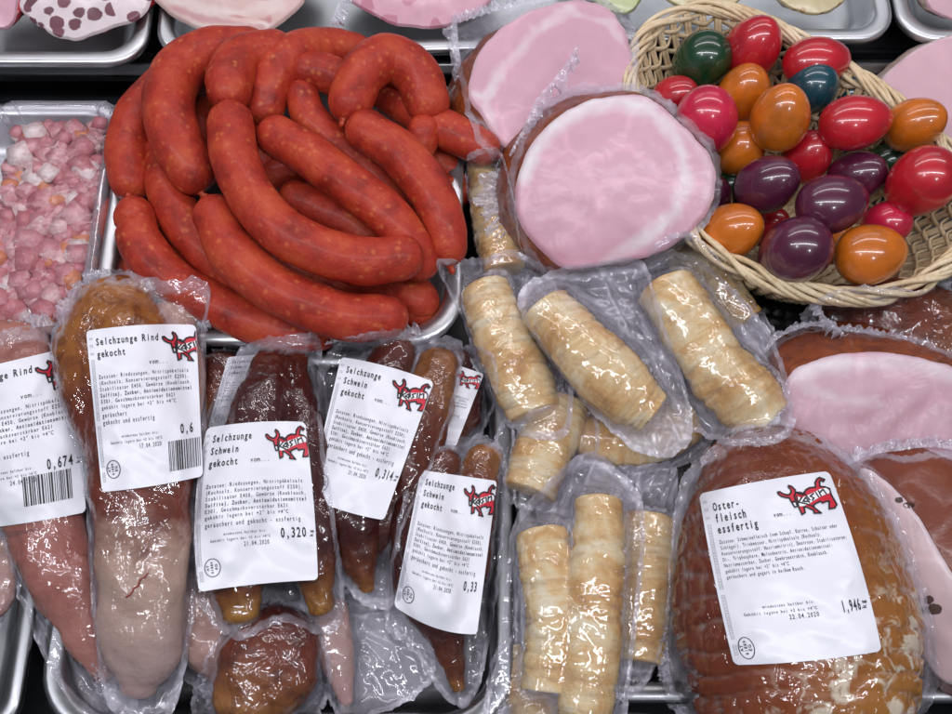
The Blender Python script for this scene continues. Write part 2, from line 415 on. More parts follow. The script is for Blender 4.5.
# ------------------------------------------------------------------ draping film and labels over things
def hits(px, py, extra=None, skip=None):
    """distance along the sight line to the first thing already built there"""
    d = ray(px, py); L = d.length; d = d/L; best = None
    for b, bb in SOLIDS:
        if bb[0] <= px <= bb[2] and bb[1] <= py <= bb[3]:
            h = b.ray_cast(CAM, d)
            if h[0] is not None and (best is None or h[3] < best): best = h[3]
    return best
def planed(px, py, z):
    return (P(px, py, z)-CAM).length
def at_depth(px, py, dist):
    d = ray(px, py).normalized(); return CAM+d*dist

def inset_center(poly):
    a = np.array(poly); return a.mean(axis=0)
def drape(name, outline, parent, own, zb, iters=8, mat=None, nth=190, nr=42, ragged=2.0, gap=.0008, wr=.0012, ruffle=.0030, seed=0, center=None, ring=.86, solid=True, ncr=7):
    """a film bag sheet laid over what it holds. outline in picture units, zb = height of its rim (number or (far,near))"""
    rnd = random.Random(seed*17+3)
    B = closed_catmull(outline, nth)
    c = np.array(center) if center else inset_center(outline)
    for j in range(nth):
        n = noise.noise(Vector((B[j][0]*.11, B[j][1]*.11, seed*3.1)))+.6*noise.noise(Vector((B[j][0]*.33, B[j][1]*.33, seed)))
        v = B[j]-c; B[j] = B[j]+v/np.linalg.norm(v)*n*ragged
    D = np.zeros((nr, nth)); H = np.full((nr, nth), 9.0); X = np.zeros((nr, nth, 2)); Z0 = np.zeros((nr, nth))
    ys = [o[1] for o in outline]; y0, y1 = min(ys), max(ys)
    for i in range(nr):
        r = (i/(nr-1))**.85
        for j in range(nth):
            p = c+(B[j]-c)*r; X[i, j] = p
            f = (p[1]-y0)/(y1-y0+1e-6)
            z = zb if isinstance(zb, (int, float)) else zb[0]*(1-f)+zb[1]*f
            pl = planed(p[0], p[1], z); h = hits(p[0], p[1]); Z0[i, j] = pl
            if h is not None and h < pl+.03: H[i, j] = h-gap
            D[i, j] = min(pl, H[i, j])
            H[i, j] = min(H[i, j], 9.0)
    own_hit = [e for e in own]
    G = np.zeros((nr, nth))
    for it in range(iters):
        A = D.copy()
        A[1:-1] = (D[:-2]+D[2:]+np.roll(D[1:-1], 1, 1)+np.roll(D[1:-1], -1, 1))/4
        A[0] = D[1].mean()
        A[-1] = (D[-1]*2+np.roll(D[-1], 1)+np.roll(D[-1], -1))/4
        D = np.minimum(A, H)
    D[0] = D[0].min()
    loose = np.clip((H-D-.0007)/.006, 0, 1)
    V = []; lo = []; th0 = rnd.random()*math.pi
    ca, sa = math.cos(th0), math.sin(th0)
    wc = [P(b[0], b[1], .03) for b in B[::6]]; creases = []
    for _ in range(ncr):
        a_, b_ = rnd.choice(wc), rnd.choice(wc); dv = Vector((b_.x-a_.x, b_.y-a_.y))
        if dv.length < .03: continue
        creases.append((a_.x, a_.y, -dv.y/dv.length, dv.x/dv.length, rnd.uniform(.0006, .0022), rnd.uniform(.0014, .0035)))
    for i in range(nr):
        r = i/(nr-1)
        for j in range(nth):
            p = at_depth(X[i, j, 0], X[i, j, 1], D[i, j])
            u, v = p.x*ca+p.y*sa, -p.x*sa+p.y*ca
            rid = 1-abs(noise.noise(Vector((u*95, v*38, seed*2.3))))*2
            rid2 = noise.noise(Vector((p.x*150, p.y*150, seed)))
            k = loose[i, j]
            off = wr*k*(max(rid, -.3)*1.2+.5*rid2)+.00015*rid2
            cr = 0
            for (ax, ay, nx_, ny_, hh, ww) in creases:
                dd = abs((p.x-ax)*nx_+(p.y-ay)*ny_+.0012*noise.noise(Vector((p.x*40, p.y*40, ax*90))))
                if dd < ww: cr = max(cr, 1-dd/ww); off += hh*(1-dd/ww)*min(1, k*1.2+.05)
            if r > ring:
                e = (r-ring)/(1-ring)
                s = j/nth*2*math.pi
                off += ruffle*e*(noise.noise(Vector((p.x*190, p.y*190, seed+5)))+.6*noise.noise(Vector((p.x*420, p.y*420, seed+9))))
            V.append(p+Vector((0, 0, max(off, -gap*.6)))); lo.append(min(1.3, k*(.72+.35*cr)+(.6 if r > ring+.05 else 0)))
    F = []
    for i in range(nr-1):
        for j in range(nth):
            a = i*nth+j; b = i*nth+(j+1) % nth
            F.append((a, a+nth, b+nth, b))
    F = F[nth:]                                # first ring collapses to a fan
    c0 = len(V); V.append(V[0]); lo.append(lo[0])
    for j in range(nth): F.append((c0, nth+j, nth+(j+1) % nth))
    o = mk(name, V, F, mat or FILM, parent, attrs={'loose': lo}, solid=solid)
    return o

def frill(name, path, width, parent, zs, mat=None, seed=0, amp=.0045, n=120, m=9, sol=False):
    """gathered film edge: ribbon along path (picture units), growing to its left by width"""
    C = catmull(path, n); V = []; lo = []; F = []
    for i in range(n):
        T = C[min(i+1, n-1)]-C[max(i-1, 0)]; T /= np.linalg.norm(T)+1e-9
        N = np.array((T[1], -T[0])); f = i/(n-1)
        z = zs if isinstance(zs, (int, float)) else zs[0]*(1-f)+zs[1]*f
        w = width*(0.85+.5*noise.noise(Vector((i*.10, seed, 0)))+.22*noise.noise(Vector((i*.3, seed, 2))))*min(1, f*8+.15, (1-f)*8+.15)
        for j in range(m):
            k = j/(m-1); q = C[i]+N*w*k+T*noise.noise(Vector((i*.3, k*3, seed+4)))*2*k
            p = P(q[0], q[1], z)
            zz = amp*(.25+k)*(noise.noise(Vector((i*.30, k*1.6, seed)))+.5*noise.noise(Vector((i*.7, k*2.5, seed+3))))
            V.append(p+Vector((0, 0, zz))); lo.append(.75)
    for i in range(n-1):
        for j in range(m-1):
            a = i*m+j; F.append((a, a+1, a+m+1, a+m))
    return mk(name, V, F, FILM_EDGE, parent, attrs={'loose': lo}, solid=sol)

GLYPH = {}
def glyph(ch, bold):
    k = (ch, bold)
    if k in GLYPH: return GLYPH[k]
    cu = bpy.data.curves.new('glyph', 'FONT'); cu.body = ch; cu.resolution_u = 2; cu.size = 1
    cu.offset = .022 if bold else .006
    o = bpy.data.objects.new('glyph', cu); COL.objects.link(o)
    dg = bpy.context.evaluated_depsgraph_get(); dg.update()
    me = bpy.data.meshes.new_from_object(o.evaluated_get(dg))
    v = np.array([x.co[:2] for x in me.vertices]) if len(me.vertices) else np.zeros((0, 2))
    f = [tuple(p.vertices) for p in me.polygons]
    bpy.data.objects.remove(o); bpy.data.curves.remove(cu); bpy.data.meshes.remove(me)
    GLYPH[k] = (v, f); return GLYPH[k]
CAPH = .70
def text_uv(s, u, v, h, pitch, bold=False, rot=0, aspect=1.0):
    """glyphs in label coordinates: cap height h (in v), letter pitch (in u); rot 90 runs up the label"""
    V = []; F = []
    for i, ch in enumerate(s):
        g, f = glyph(ch, bold)
        if len(g) == 0: continue
        x = g[:, 0]; w = x.max()-x.min(); sx = pitch/.66
        if w*sx > pitch*.92: sx = pitch*.92/w
        gx = (x-(x.max()+x.min())/2)*sx+pitch*(i+.5); gy = g[:, 1]*h/CAPH
        if rot == 0: q = np.stack([u+gx, v-gy], 1)
        else: q = np.stack([u-gy*rot, v-gx], 1)  # handled by caller's scaling
        o = len(V); V += q.tolist(); F += [tuple(a+o for a in t) for t in f]
    return V, F
def stroke_uv(pts, w, ar):
    """thick polyline, w in v-units, ar = label width/height ratio (u is squeezed by it)"""
    pts = [np.array(p, dtype=float)*np.array((ar, 1)) for p in pts]; V = []; F = []
    for a, b in zip(pts[:-1], pts[1:]):
        d = b-a; L = np.linalg.norm(d)
        if L < 1e-9: continue
        d /= L; n = np.array((-d[1], d[0]))*w/2; o = len(V); e = d*w*.35
        V += [(q/np.array((ar, 1))).tolist() for q in (a-e+n, b+e+n, b+e-n, a-e-n)]; F.append((o, o+1, o+2, o+3))
    return V, F
def poly_uv(pts):
    t = tessellate_polygon([[Vector((p[0], p[1], 0)) for p in pts]])
    return [list(p) for p in pts], [tuple(x) for x in t]
def cat_uv(items):
    V = []; F = []
    for v, f in items:
        o = len(V); V += list(v); F += [tuple(i+o for i in q) for q in f]
    return V, F
def subdiv_uv(V, F, ar, mx=.02):
    bm = bmesh.new(); vs = [bm.verts.new((p[0]*ar, p[1], 0)) for p in V]
    for f in F:
        try: bm.faces.new([vs[i] for i in f])
        except ValueError: pass
    bmesh.ops.triangulate(bm, faces=bm.faces[:])
    for _ in range(3):
        es = [e for e in bm.edges if e.calc_length() > mx]
        if not es: break
        bmesh.ops.subdivide_edges(bm, edges=es, cuts=1); bmesh.ops.triangulate(bm, faces=[f for f in bm.faces if len(f.verts) > 3])
    bm.verts.index_update()
    V2 = [(v.co.x/ar, v.co.y) for v in bm.verts]; F2 = [tuple(v.index for v in f.verts) for f in bm.faces]
    bm.free(); return V2, F2

# the red bull-shaped mark, drawn in units of its own picture (x 135..795, y 55..540)
BULL_HEAD = [(135,175),(160,172),(192,205),(232,228),(270,230),(298,200),(303,165),(280,128),(292,108),(325,128),(352,178),(350,215),(322,262),(318,340),(268,336),(255,276),(212,262),(165,238),(138,204)]
BULL_NOSE = [(268,336),(318,340),(322,402),(288,408)]
BULL_BODY = [(350,215),(400,222),(440,242),(490,197),(540,178),(612,180),(625,120),(662,76),(700,58),(752,92),(726,118),(702,92),(678,122),(668,180),(722,190),(772,222),(766,300),(794,450),(756,492),(686,497),(716,392),(690,386),(632,404),(612,376),(540,402),(502,432),(578,537),(494,526),(502,490),(430,432),(396,422),(392,500),(348,522),(334,410),(322,340),(322,262)]
BULL_BAND = [(330,400),(345,262),(400,300),(455,282),(520,262),(600,236),(655,212),(735,205),(765,250),(752,284),(660,305),(560,345),(480,385),(390,412)]
BULL_LINES = [[(352,268),(336,398)],[(348,352),(408,292)],[(352,350),(440,388),(520,440)],[(404,350),(452,300),(478,372)],[(420,352),(462,356)],[(560,262),(510,292),(548,322),(520,352)],[(590,250),(608,318)],[(640,310),(630,235)],[(636,262),(690,222),(712,290)],[(455,250),(490,340)],[(350,215),(420,262),(455,250)]]
def bull(u0, v0, du, dv):
    f = lambda p: (u0+(p[0]-135)/660*du, v0+((p[1]-55)/485)*dv)
    return [f(p) for p in BULL_HEAD], [f(p) for p in BULL_NOSE], [f(p) for p in BULL_BODY], [f(p) for p in BULL_BAND], [[f(p) for p in l] for l in BULL_LINES]

def label_on(parent, corners, spec, zb, curl=.0, iters=40, nu=34, nv=44, bow=(0, 0, 0, 0)):
    """paper label draped on the pack. corners TL,TR,BR,BL in picture units; bow = outward bulge of top,right,bottom,left edges"""
    TL, TR, BR, BL = [np.array(c, dtype=float) for c in corners]
    def Q(u, v):
        p = (TL*(1-u)+TR*u)*(1-v)+(BL*(1-u)+BR*u)*v
        p = p+np.array((0, -1))*bow[0]*4*u*(1-u)*(1-v)+np.array((0, 1))*bow[2]*4*u*(1-u)*v
        p = p+np.array((1, 0))*bow[1]*4*v*(1-v)*u+np.array((-1, 0))*bow[3]*4*v*(1-v)*(1-u)
        return p
    Wpx = np.linalg.norm(TR-TL); Hpx = np.linalg.norm(BL-TL)
    X = np.zeros((nv, nu, 2)); D = np.zeros((nv, nu)); H = np.full((nv, nu), 9.0)
    for i in range(nv):
        for j in range(nu):
            q = Q(j/(nu-1), i/(nv-1)); X[i, j] = q; h = hits(q[0], q[1]); pl = planed(q[0], q[1], zb)
            if h is not None and h < pl+.02: H[i, j] = h-.0007
            D[i, j] = min(pl, H[i, j])
    for it in range(iters):
        E = np.pad(D, 1, mode='reflect', reflect_type='odd')
        A = (E[:-2, 1:-1]+E[2:, 1:-1]+E[1:-1, :-2]+E[1:-1, 2:])/4
        D = np.minimum(A*.5+D*.5, H)
    sd = corners[0][0]*.37
    rl = random.Random(int(abs(sd)*100)+11); crs = []
    for _ in range(5):
        a_ = rl.uniform(0, math.pi); crs.append((rl.uniform(.1, .9), rl.uniform(.1, .9), math.cos(a_), math.sin(a_), rl.uniform(.0005, .0011), rl.uniform(.04, .08), rl.uniform(.15, .4)))
    for i in range(nv):
        for j in range(nu):
            u_, v_ = j/(nu-1)*Wpx/40, i/(nv-1)*Hpx/40
            for (cu_, cv_, ca_, sa_, ch_, cw_, cl_) in crs:
                du_, dv_ = j/(nu-1)-cu_, (i/(nv-1)-cv_)*Hpx/Wpx; dd_ = abs(du_*ca_+dv_*sa_); ll_ = abs(-du_*sa_+dv_*ca_)
                if dd_ < cw_ and ll_ < cl_: D[i, j] -= ch_*(1-dd_/cw_)*(1-ll_/cl_)
            D[i, j] -= .0024*max(-.2, noise.noise(Vector((u_*1.0+v_*.5, v_*.55, sd))))+.0010*(1-abs(noise.noise(Vector((u_*.9-v_*1.1, v_*.4+u_*.3, sd+7))))*2)
    pos = np.zeros((nv, nu, 3))
    for i in range(nv):
        for j in range(nu): pos[i, j] = at_depth(X[i, j, 0], X[i, j, 1], D[i, j])
    # rounded paper corners
    r = .36
    for (i, j, i2, j2) in ((0, 0, 1, 1), (0, nu-1, 1, nu-2), (nv-1, 0, nv-2, 1), (nv-1, nu-1, nv-2, nu-2)):
        pos[i, j] = pos[i, j]*(1-r)+pos[i2, j2]*r
    V = pos.reshape(-1, 3); F = []
    for i in range(nv-1):
        for j in range(nu-1):
            a = i*nu+j; F.append((a, a+nu, a+nu+1, a+1))
    lab = mk('label', list(V), F, PAPER, parent)
    Wm = np.linalg.norm(pos[nv//2, -1]-pos[nv//2, 0]); Hm = np.linalg.norm(pos[-1, nu//2]-pos[0, nu//2]); ar = Wm/Hm
    nrm = np.zeros_like(pos)
    du = np.gradient(pos, axis=1); dv = np.gradient(pos, axis=0); nn = np.cross(du, -dv); nn /= np.linalg.norm(nn, axis=2, keepdims=True)
    def surf(UV, off):
        UV = np.clip(np.array(UV, dtype=float), 0.004, .996)
        a = UV[:, 0]*(nu-1); b = UV[:, 1]*(nv-1); j = np.minimum(a.astype(int), nu-2); i = np.minimum(b.astype(int), nv-2); fu = (a-j)[:, None]; fv = (b-i)[:, None]
        def bl(G): return (G[i, j]*(1-fu)+G[i, j+1]*fu)*(1-fv)+(G[i+1, j]*(1-fu)+G[i+1, j+1]*fu)*fv
        return bl(pos)+bl(nn)*off
    def put(name, UVF, mat, off, par=lab, sub=None):
        Vv, Ff = UVF
        if not Vv: return None
        if sub: Vv, Ff = subdiv_uv(Vv, Ff, ar, sub)
        return mk(name, list(surf(Vv, off)), Ff, mat, par, smooth=False, solid=False)
    blacks = []; greys = []
    for (s, u, v, h, pit, bold) in spec.get('text', []): blacks.append(text_uv(s, u, v, h, pit, bold))
    for (s, u, v, h, pit, bold) in spec.get('rtext', []):      # running up the label
        Vv, Ff = text_uv(s, 0, 0, h, pit, bold)
        Vv = [[u+q[1]/ar, v-q[0]] for q in Vv]; blacks.append((Vv, Ff))
    put('printed_text', cat_uv(blacks), INK, .00030)
    # faint column of printing down the left margin (unreadable in the photograph: plain little rings)
    v = .05
    rr = random.Random(len(spec.get('text', [])))
    while v < .95:
        g = rr.choice((.011, .013, .016))
        greys.append(stroke_uv([(.025, v), (.048, v), (.048, v+g*.8), (.025, v+g*.8), (.025, v)], .0022, ar)); v += g*1.25+(.03 if rr.random() < .06 else 0)
    put('margin_print', cat_uv(greys), INK_GREY, .00030)
    if 'bull' in spec:
        hd, no, bo, ba, ln = bull(*spec['bull'])
        lw = spec['bull'][3]*.045
        put('emblem', cat_uv([poly_uv(hd), poly_uv(bo)]), RED, .00032, sub=.025)
        emb = lab.children[-1] if False else [c for c in lab.children if c.name.startswith('emblem')][-1]
        put('emblem_band', cat_uv([poly_uv(no), poly_uv(ba)]), WHITE_INK, .00050, par=emb if False else lab, sub=.02)
        put('emblem_outline', cat_uv([stroke_uv(p+[p[0]], lw, ar) for p in (hd, no, bo)]+[stroke_uv(l, lw*.9, ar) for l in ln]), INK, .00065, sub=.03)
    if 'oval' in spec:
        u0, v0, ru, rv = spec['oval']
        put('approval_mark', stroke_uv([(u0+ru*math.cos(k/24*2*math.pi), v0+rv*math.sin(k/24*2*math.pi)) for k in range(25)], .0045, ar), INK, .00032)
    if 'bars' in spec:
        u0, v0, u1, v1 = spec['bars']; rr = random.Random(int(u0*1e4)); u = u0; it = []
        while u < u1:
            w = rr.choice((.006, .006, .010, .015)); it.append(([[u, v0], [u+w, v0], [u+w, v1], [u, v1]], [(0, 1, 2, 3)])); u += w+rr.choice((.007, .007, .012))
        put('barcode', cat_uv(it), INK, .00034, sub=.03)
    return lab

# ------------------------------------------------------------------ setting: counter, rails, steel trays
def slab(x0, x1, y0, y1, z0, z1, bev=.002):
    bm = bmesh.new(); bmesh.ops.create_cube(bm, size=1)
    for v in bm.verts: v.co = Vector(((x0+x1)/2+v.co.x*(x1-x0), (y0+y1)/2+v.co.y*(y1-y0), (z0+z1)/2+v.co.z*(z1-z0)))
    bmesh.ops.bevel(bm, geom=bm.edges[:], offset=bev, segments=2, affect='EDGES')
    V = [v.co.copy() for v in bm.verts]; F = [tuple(v.index for v in f.verts) for f in bm.faces]; bm.free(); return V, F, {}
V, F, A = slab(-.9, .9, -.6, 1.2, -.06, -.022)
tag(mk('counter_shelf', V, F, DARKSHELF, smooth=False), kind='structure')

def rrect(cx, cy, hx, hy, r, n, rot):
    pts = []
    r = min(r, hx*.98, hy*.98)
    for (sx, sy, a0) in ((1, 1, 0), (-1, 1, 90), (-1, -1, 180), (1, -1, 270)):
        for k in range(n+1):
            a = math.radians(a0+90*k/n); pts.append((sx*(hx-r)+r*math.cos(a), sy*(hy-r)+r*math.sin(a)))
    c, s = math.cos(rot), math.sin(rot)
    return [(cx+x*c-y*s, cy+x*s+y*c) for x, y in pts]
def tray(label, x0, x1, y0, y1, zr, depth, group, rot=0, mat=None, rim=.011, rad=.028, cat='tray'):
    cx, cy = (x0+x1)/2, (y0+y1)/2; hx, hy = (x1-x0)/2, (y1-y0)/2
    prof = [(0, -.007), (-.0008, -.0018), (.0008, 0), (.003, .0004), (rim-.002, 0), (rim+.001, -.003), (rim+.004, -depth*.5), (rim+.008, -depth+.008), (rim+.012, -depth+.002), (rim+.02, -depth), (rim+.06, -depth-.0005)]
    V, F = [], []; n = 8; m = 4*(n+1)
    for off, dz in prof:
        V += [(x, y, zr+dz) for x, y in rrect(cx, cy, hx-off, hy-off, max(rad-off*.6, .008), n, rot)]
    for i in range(len(prof)-1):
        for j in range(m):
            a = i*m+j; b = i*m+(j+1) % m; F.append((a, b, b+m, a+m))
    F.append(tuple(range((len(prof)-1)*m, len(prof)*m)))
    # underside
    base = len(V)
    V += [(x, y, zr-depth-.004) for x, y in rrect(cx, cy, hx-rim-.012, hy-rim-.012, .02, n, rot)]
    for j in range(m): F.append((j, base+j, base+(j+1) % m, (j+1) % m))
    F.append(tuple(reversed(range(base, base+m))))
    o = mk('steel_tray', V, F, mat or STEEL, loc=(cx, cy, zr-depth-.004), recalc=True)
    return tag(o, label, cat, group)
GT = 'steel trays set side by side in the counter'
zr = .055
def xr(px, py, z): return P(px, py, z).x
def yr(px, py, z): return P(px, py, z).y
tray('steel tray at the far left holding the terrine with dark purple chunks', xr(-260, 55, zr), xr(144, 55, zr), yr(60, 62, zr), yr(60, 62, zr)+.26, zr, .03, GT, .0)
tray('long steel tray behind the sausages, under the pale rolled pork', xr(149, 55, zr), xr(592, 40, zr), yr(380, 51, zr), yr(380, 51, zr)+.26, zr, .03, GT, .035)
tray('steel tray behind the egg basket holding two tan loaf slices', xr(600, 38, zr), xr(896, 38, zr), yr(750, 39, zr), yr(750, 39, zr)+.26, zr, .03, GT, .005)
tray('steel tray at the far right corner behind the basket', xr(901, 38, zr), xr(1200, 38, zr), yr(950, 38, zr), yr(950, 38, zr)+.26, zr, .03, GT, .01)
V, F, A = slab(-.8, .8, yr(80, 74, .03), yr(80, 62, .03), .018, .036, .003)
tag(mk('counter_rail', V, F, STEEL_DARK), kind='structure')
V, F, A = slab(-.8, .8, yr(80, 60, .0), yr(80, 60, .0)+.4, -.02, .012, .003)
tag(mk('rear_shelf', V, F, DARKSHELF, smooth=False), kind='structure')
zs = .042
SX0, SX1, SY0, SY1 = xr(104, 230, zs), xr(462, 200, zs), yr(280, 342, zs), yr(280, 76, zs)
tray('steel tray heaped with smoked sausages', SX0, SX1, SY0, SY1, zs, .046, GT, 0, rad=.036)
tray('steel tray under the pack of diced ham', SX0-.16, SX0-.004, SY0+.0, SY1-.01, .022, .03, GT, 0)
tray('dark steel tray under the tongue packs', xr(52, 610, .03), xr(512, 560, .03), yr(300, 735, .03), yr(300, 352, .03), .03, .038, GT, 0, rad=.04, mat=STEEL_DARK)
tray('steel tray under the root packs and the netted roast', xr(518, 560, .03), xr(990, 560, .03), yr(700, 702, .03), yr(700, 350, .03), .03, .038, GT, 0, rad=.04, mat=STEEL_DARK)
tray('narrow steel tray in the front left corner', xr(-260, 610, .03), xr(34, 610, .03), yr(300, 735, .03), yr(300, 352, .03), .03, .038, GT, 0, rad=.02, mat=STEEL_DARK)

# ------------------------------------------------------------------ goods at the back
def on_plane(pts3):
    a, b, c = [P(*p) for p in pts3]; n = (b-a).cross(c-a).normalized()
    if n.z < 0: n = -n
    def f(px, py):
        d = ray(px, py); t = (a-CAM).dot(n)/d.dot(n); return CAM+d*t
    return f, n
def pdist(q, pl):
    best = 9e9
    for a, b in zip(pl[:-1], pl[1:]):
        a = np.array(a, float); b = np.array(b, float); d = b-a; t = np.clip(np.dot(q-a, d)/max(np.dot(d, d), 1e-9), 0, 1)
        best = min(best, np.linalg.norm(q-a-d*t))
    return best
def cut_piece(parent, outline, plane3, ext, facemat, rindmat, fat=(), deep=(), rim_fat=(0, 0), dome=.003, bulge=.10, nth=150, seed=0, rname='rind', fname='cut_face', rag=1.2):
    f, nrm = on_plane(plane3); B = closed_catmull(outline, nth); c = inset_center(outline)
    for j in range(nth):
        v = B[j]-c; B[j] = B[j]+v/np.linalg.norm(v)*rag*(noise.noise(Vector((B[j][0]*.06, B[j][1]*.06, seed)))*1.3+.5*noise.noise(Vector((B[j][0]*.2, B[j][1]*.2, seed))))
    nr = 46; V = []; fa = []; de = []; F = []
    for i in range(nr):
        r = i/(nr-1)
        for j in range(nth):
            q = c+(B[j]-c)*r; p = f(q[0], q[1])+nrm*(dome*(1-r*r)-.0025*max(0, (r-.95)/.05)**2+.0008*noise.noise(Vector((q[0]*.05, q[1]*.05, seed+3))))
            V.append(p); wob = 5.0*noise.noise(Vector((q[0]*.035, q[1]*.035, seed+1)))+2.6*noise.noise(Vector((q[0]*.12, q[1]*.12, seed)))
            a = 0
            for pl, w, s in fat:
                d = pdist(q, pl)+wob; a = max(a, s*float(np.clip((w-d)/(w*1.0)+.2, 0, 1)))
            if rim_fat[0]:
                dd = (1-r)*np.linalg.norm(B[j]-c)+wob*.5; a = max(a, rim_fat[1]*float(np.clip((rim_fat[0]-dd)/(rim_fat[0]*.4), 0, 1)))
            fa.append(a); d2 = 0
            for pl, w, s in deep: d2 = max(d2, s*float(np.clip(1-(pdist(q, pl)+wob)/w, 0, 1)))
            de.append(d2)
    for i in range(nr-1):
        for j in range(nth):
            a = i*nth+j; b = i*nth+(j+1) % nth; F.append((a, a+nth, b+nth, b))
    face = mk(fname, V, F, facemat, parent, attrs={'fat': fa, 'deep': de})
    # rind: carried back from the outline
    rim = V[-nth:]; cw = f(c[0], c[1]); ext = Vector(ext); R = []; tt = []; F2 = []; m = 22
    for i in range(m):
        s = i/(m-1)
        sc = (1+bulge*math.sin(math.pi*min(s*1.0, 1)))*(math.sqrt(max(0, 1-max(0, (s-.62)/.38)**2.2)) if s > .62 else 1)
        for j in range(nth):
            p = cw+(rim[j]-cw)*max(sc, .02)+ext*s
            d = .0018*noise.noise(p*55+Vector((seed, 0, 0)))+.0012*noise.noise(p*140)
            if i > 0: p = p+(rim[j]-cw).normalized()*d
            R.append(p); tt.append(s)
    for i in range(m-1):
        for j in range(nth):
            a = i*nth+j; b = i*nth+(j+1) % nth; F2.append((a, b, b+nth, a+nth))
    F2.append(tuple(range((m-1)*nth, m*nth)))
    mk(rname, R, F2, rindmat, parent, attrs={'t': tt})
    return face
def zoomed(pts, ox, oy, k): return [(ox+x/k, oy+y/k) for x, y in pts]

def piece(name, label, cat, outline, z, ext, fm, rm, group=None, tilt=.012, **k):
    ys = [p[1] for p in outline]; xs = [p[0] for p in outline]; y0, y1, x0, x1 = min(ys), max(ys), min(xs), max(xs)
    t = thing(name, label, cat, P((x0+x1)/2, y1, z-.03), group)
    cut_piece(t, outline, [(x0, y1, z), (x1, y1, z), ((x0+x1)/2, y0, z+tilt)], ext, fm, rm, **k)
    return t
GB = 'cut meats lying in the rear steel trays'
LIGHTSKIN = m_meat('pale_skin', [(0, (.62, .48, .42)), (1, (.50, .34, .30))], blot=.2, blotch=(.4, .2, .16))
t_ = piece('terrine', 'white terrine end with dark purple meat chunks in the far left tray', 'terrine', [(2, -14), (20, 10), (48, 32), (76, 38), (112, 27), (140, 16), (150, 0), (148, -30), (75, -45), (10, -36)], .062, (0, .05, -.02), TERRINE, SALAMI, GB, rim_fat=(7, .6))
t_ = piece('red_sausage_end', 'red spotted sausage end cut off by the left photo edge', 'sausage', [(-40, 0), (-18, 22), (6, 27), (16, 10), (12, -14), (-30, -24)], .065, (0, .04, -.02), MOSAIC, SALAMI, GB)
t_ = piece('rolled_pork', 'pale rolled pork end with loose flaps behind the sausages', 'pork', [(150, -8), (178, 19), (212, 32), (258, 35), (272, 27), (296, 10), (306, -8), (296, -34), (220, -50), (160, -38)], .062, (0, .05, -.02), FACE_W, LIGHTSKIN, GB, fat=[([(165, -2), (200, 12), (240, 18), (280, 6)], 6, .7), ([(190, 26), (230, 30), (268, 24)], 4, .8)], deep=[([(170, 8), (205, 22), (262, 28)], 3, .6), ([(200, -6), (240, 4), (290, -4)], 3, .7), ([(232, 20), (270, 22)], 2.5, .9)], dome=.008)
t_ = piece('mosaic_ham', 'pink mosaic ham slice lying behind the sausage heap', 'ham', [(340, -12), (366, 10), (400, 24), (440, 26), (478, 12), (494, -10), (480, -40), (420, -52), (360, -40)], .062, (0, .04, -.02), MOSAIC, LIGHTSKIN, GB, rim_fat=(4, .5))
frill('plastic_bag', [(343, -10), (336, 8), (330, 22)], 14, t_, (.075, .068), FILM, 3, .006, 50)
t_ = piece('herb_loaf', 'small pale green herb loaf behind the upper ham', 'loaf', [(585, -14), (598, 4), (618, 14), (634, 8), (644, -12), (620, -30)], .062, (0, .03, -.015), GREENL, LIGHTSKIN, GB)
t_ = piece('loaf_slice', 'tan speckled loaf slice just above the rim of the basket', 'loaf', [(655, -14), (676, 5), (702, 13), (728, 9), (746, -12), (724, -34), (675, -34)], .058, (0, .02, -.012), LOAFM, LIGHTSKIN, GB, rim_fat=(3, .5))
t_ = piece('loaf_slice', 'tan speckled loaf slice right of the other, in the tray above the red eggs', 'loaf', [(768, -14), (786, 5), (812, 14), (834, 9), (850, -12), (830, -34), (785, -34)], .058, (0, .02, -.012), LOAFM, LIGHTSKIN, GB, rim_fat=(3, .5))
t_ = piece('pink_sausage_end', 'pink meat block at the top right corner of the photo', 'meat', [(928, -16), (930, 6), (950, 18), (985, 18), (1000, -10), (960, -30)], .06, (0, .03, -.02), FACE_P, LIGHTSKIN, GB)

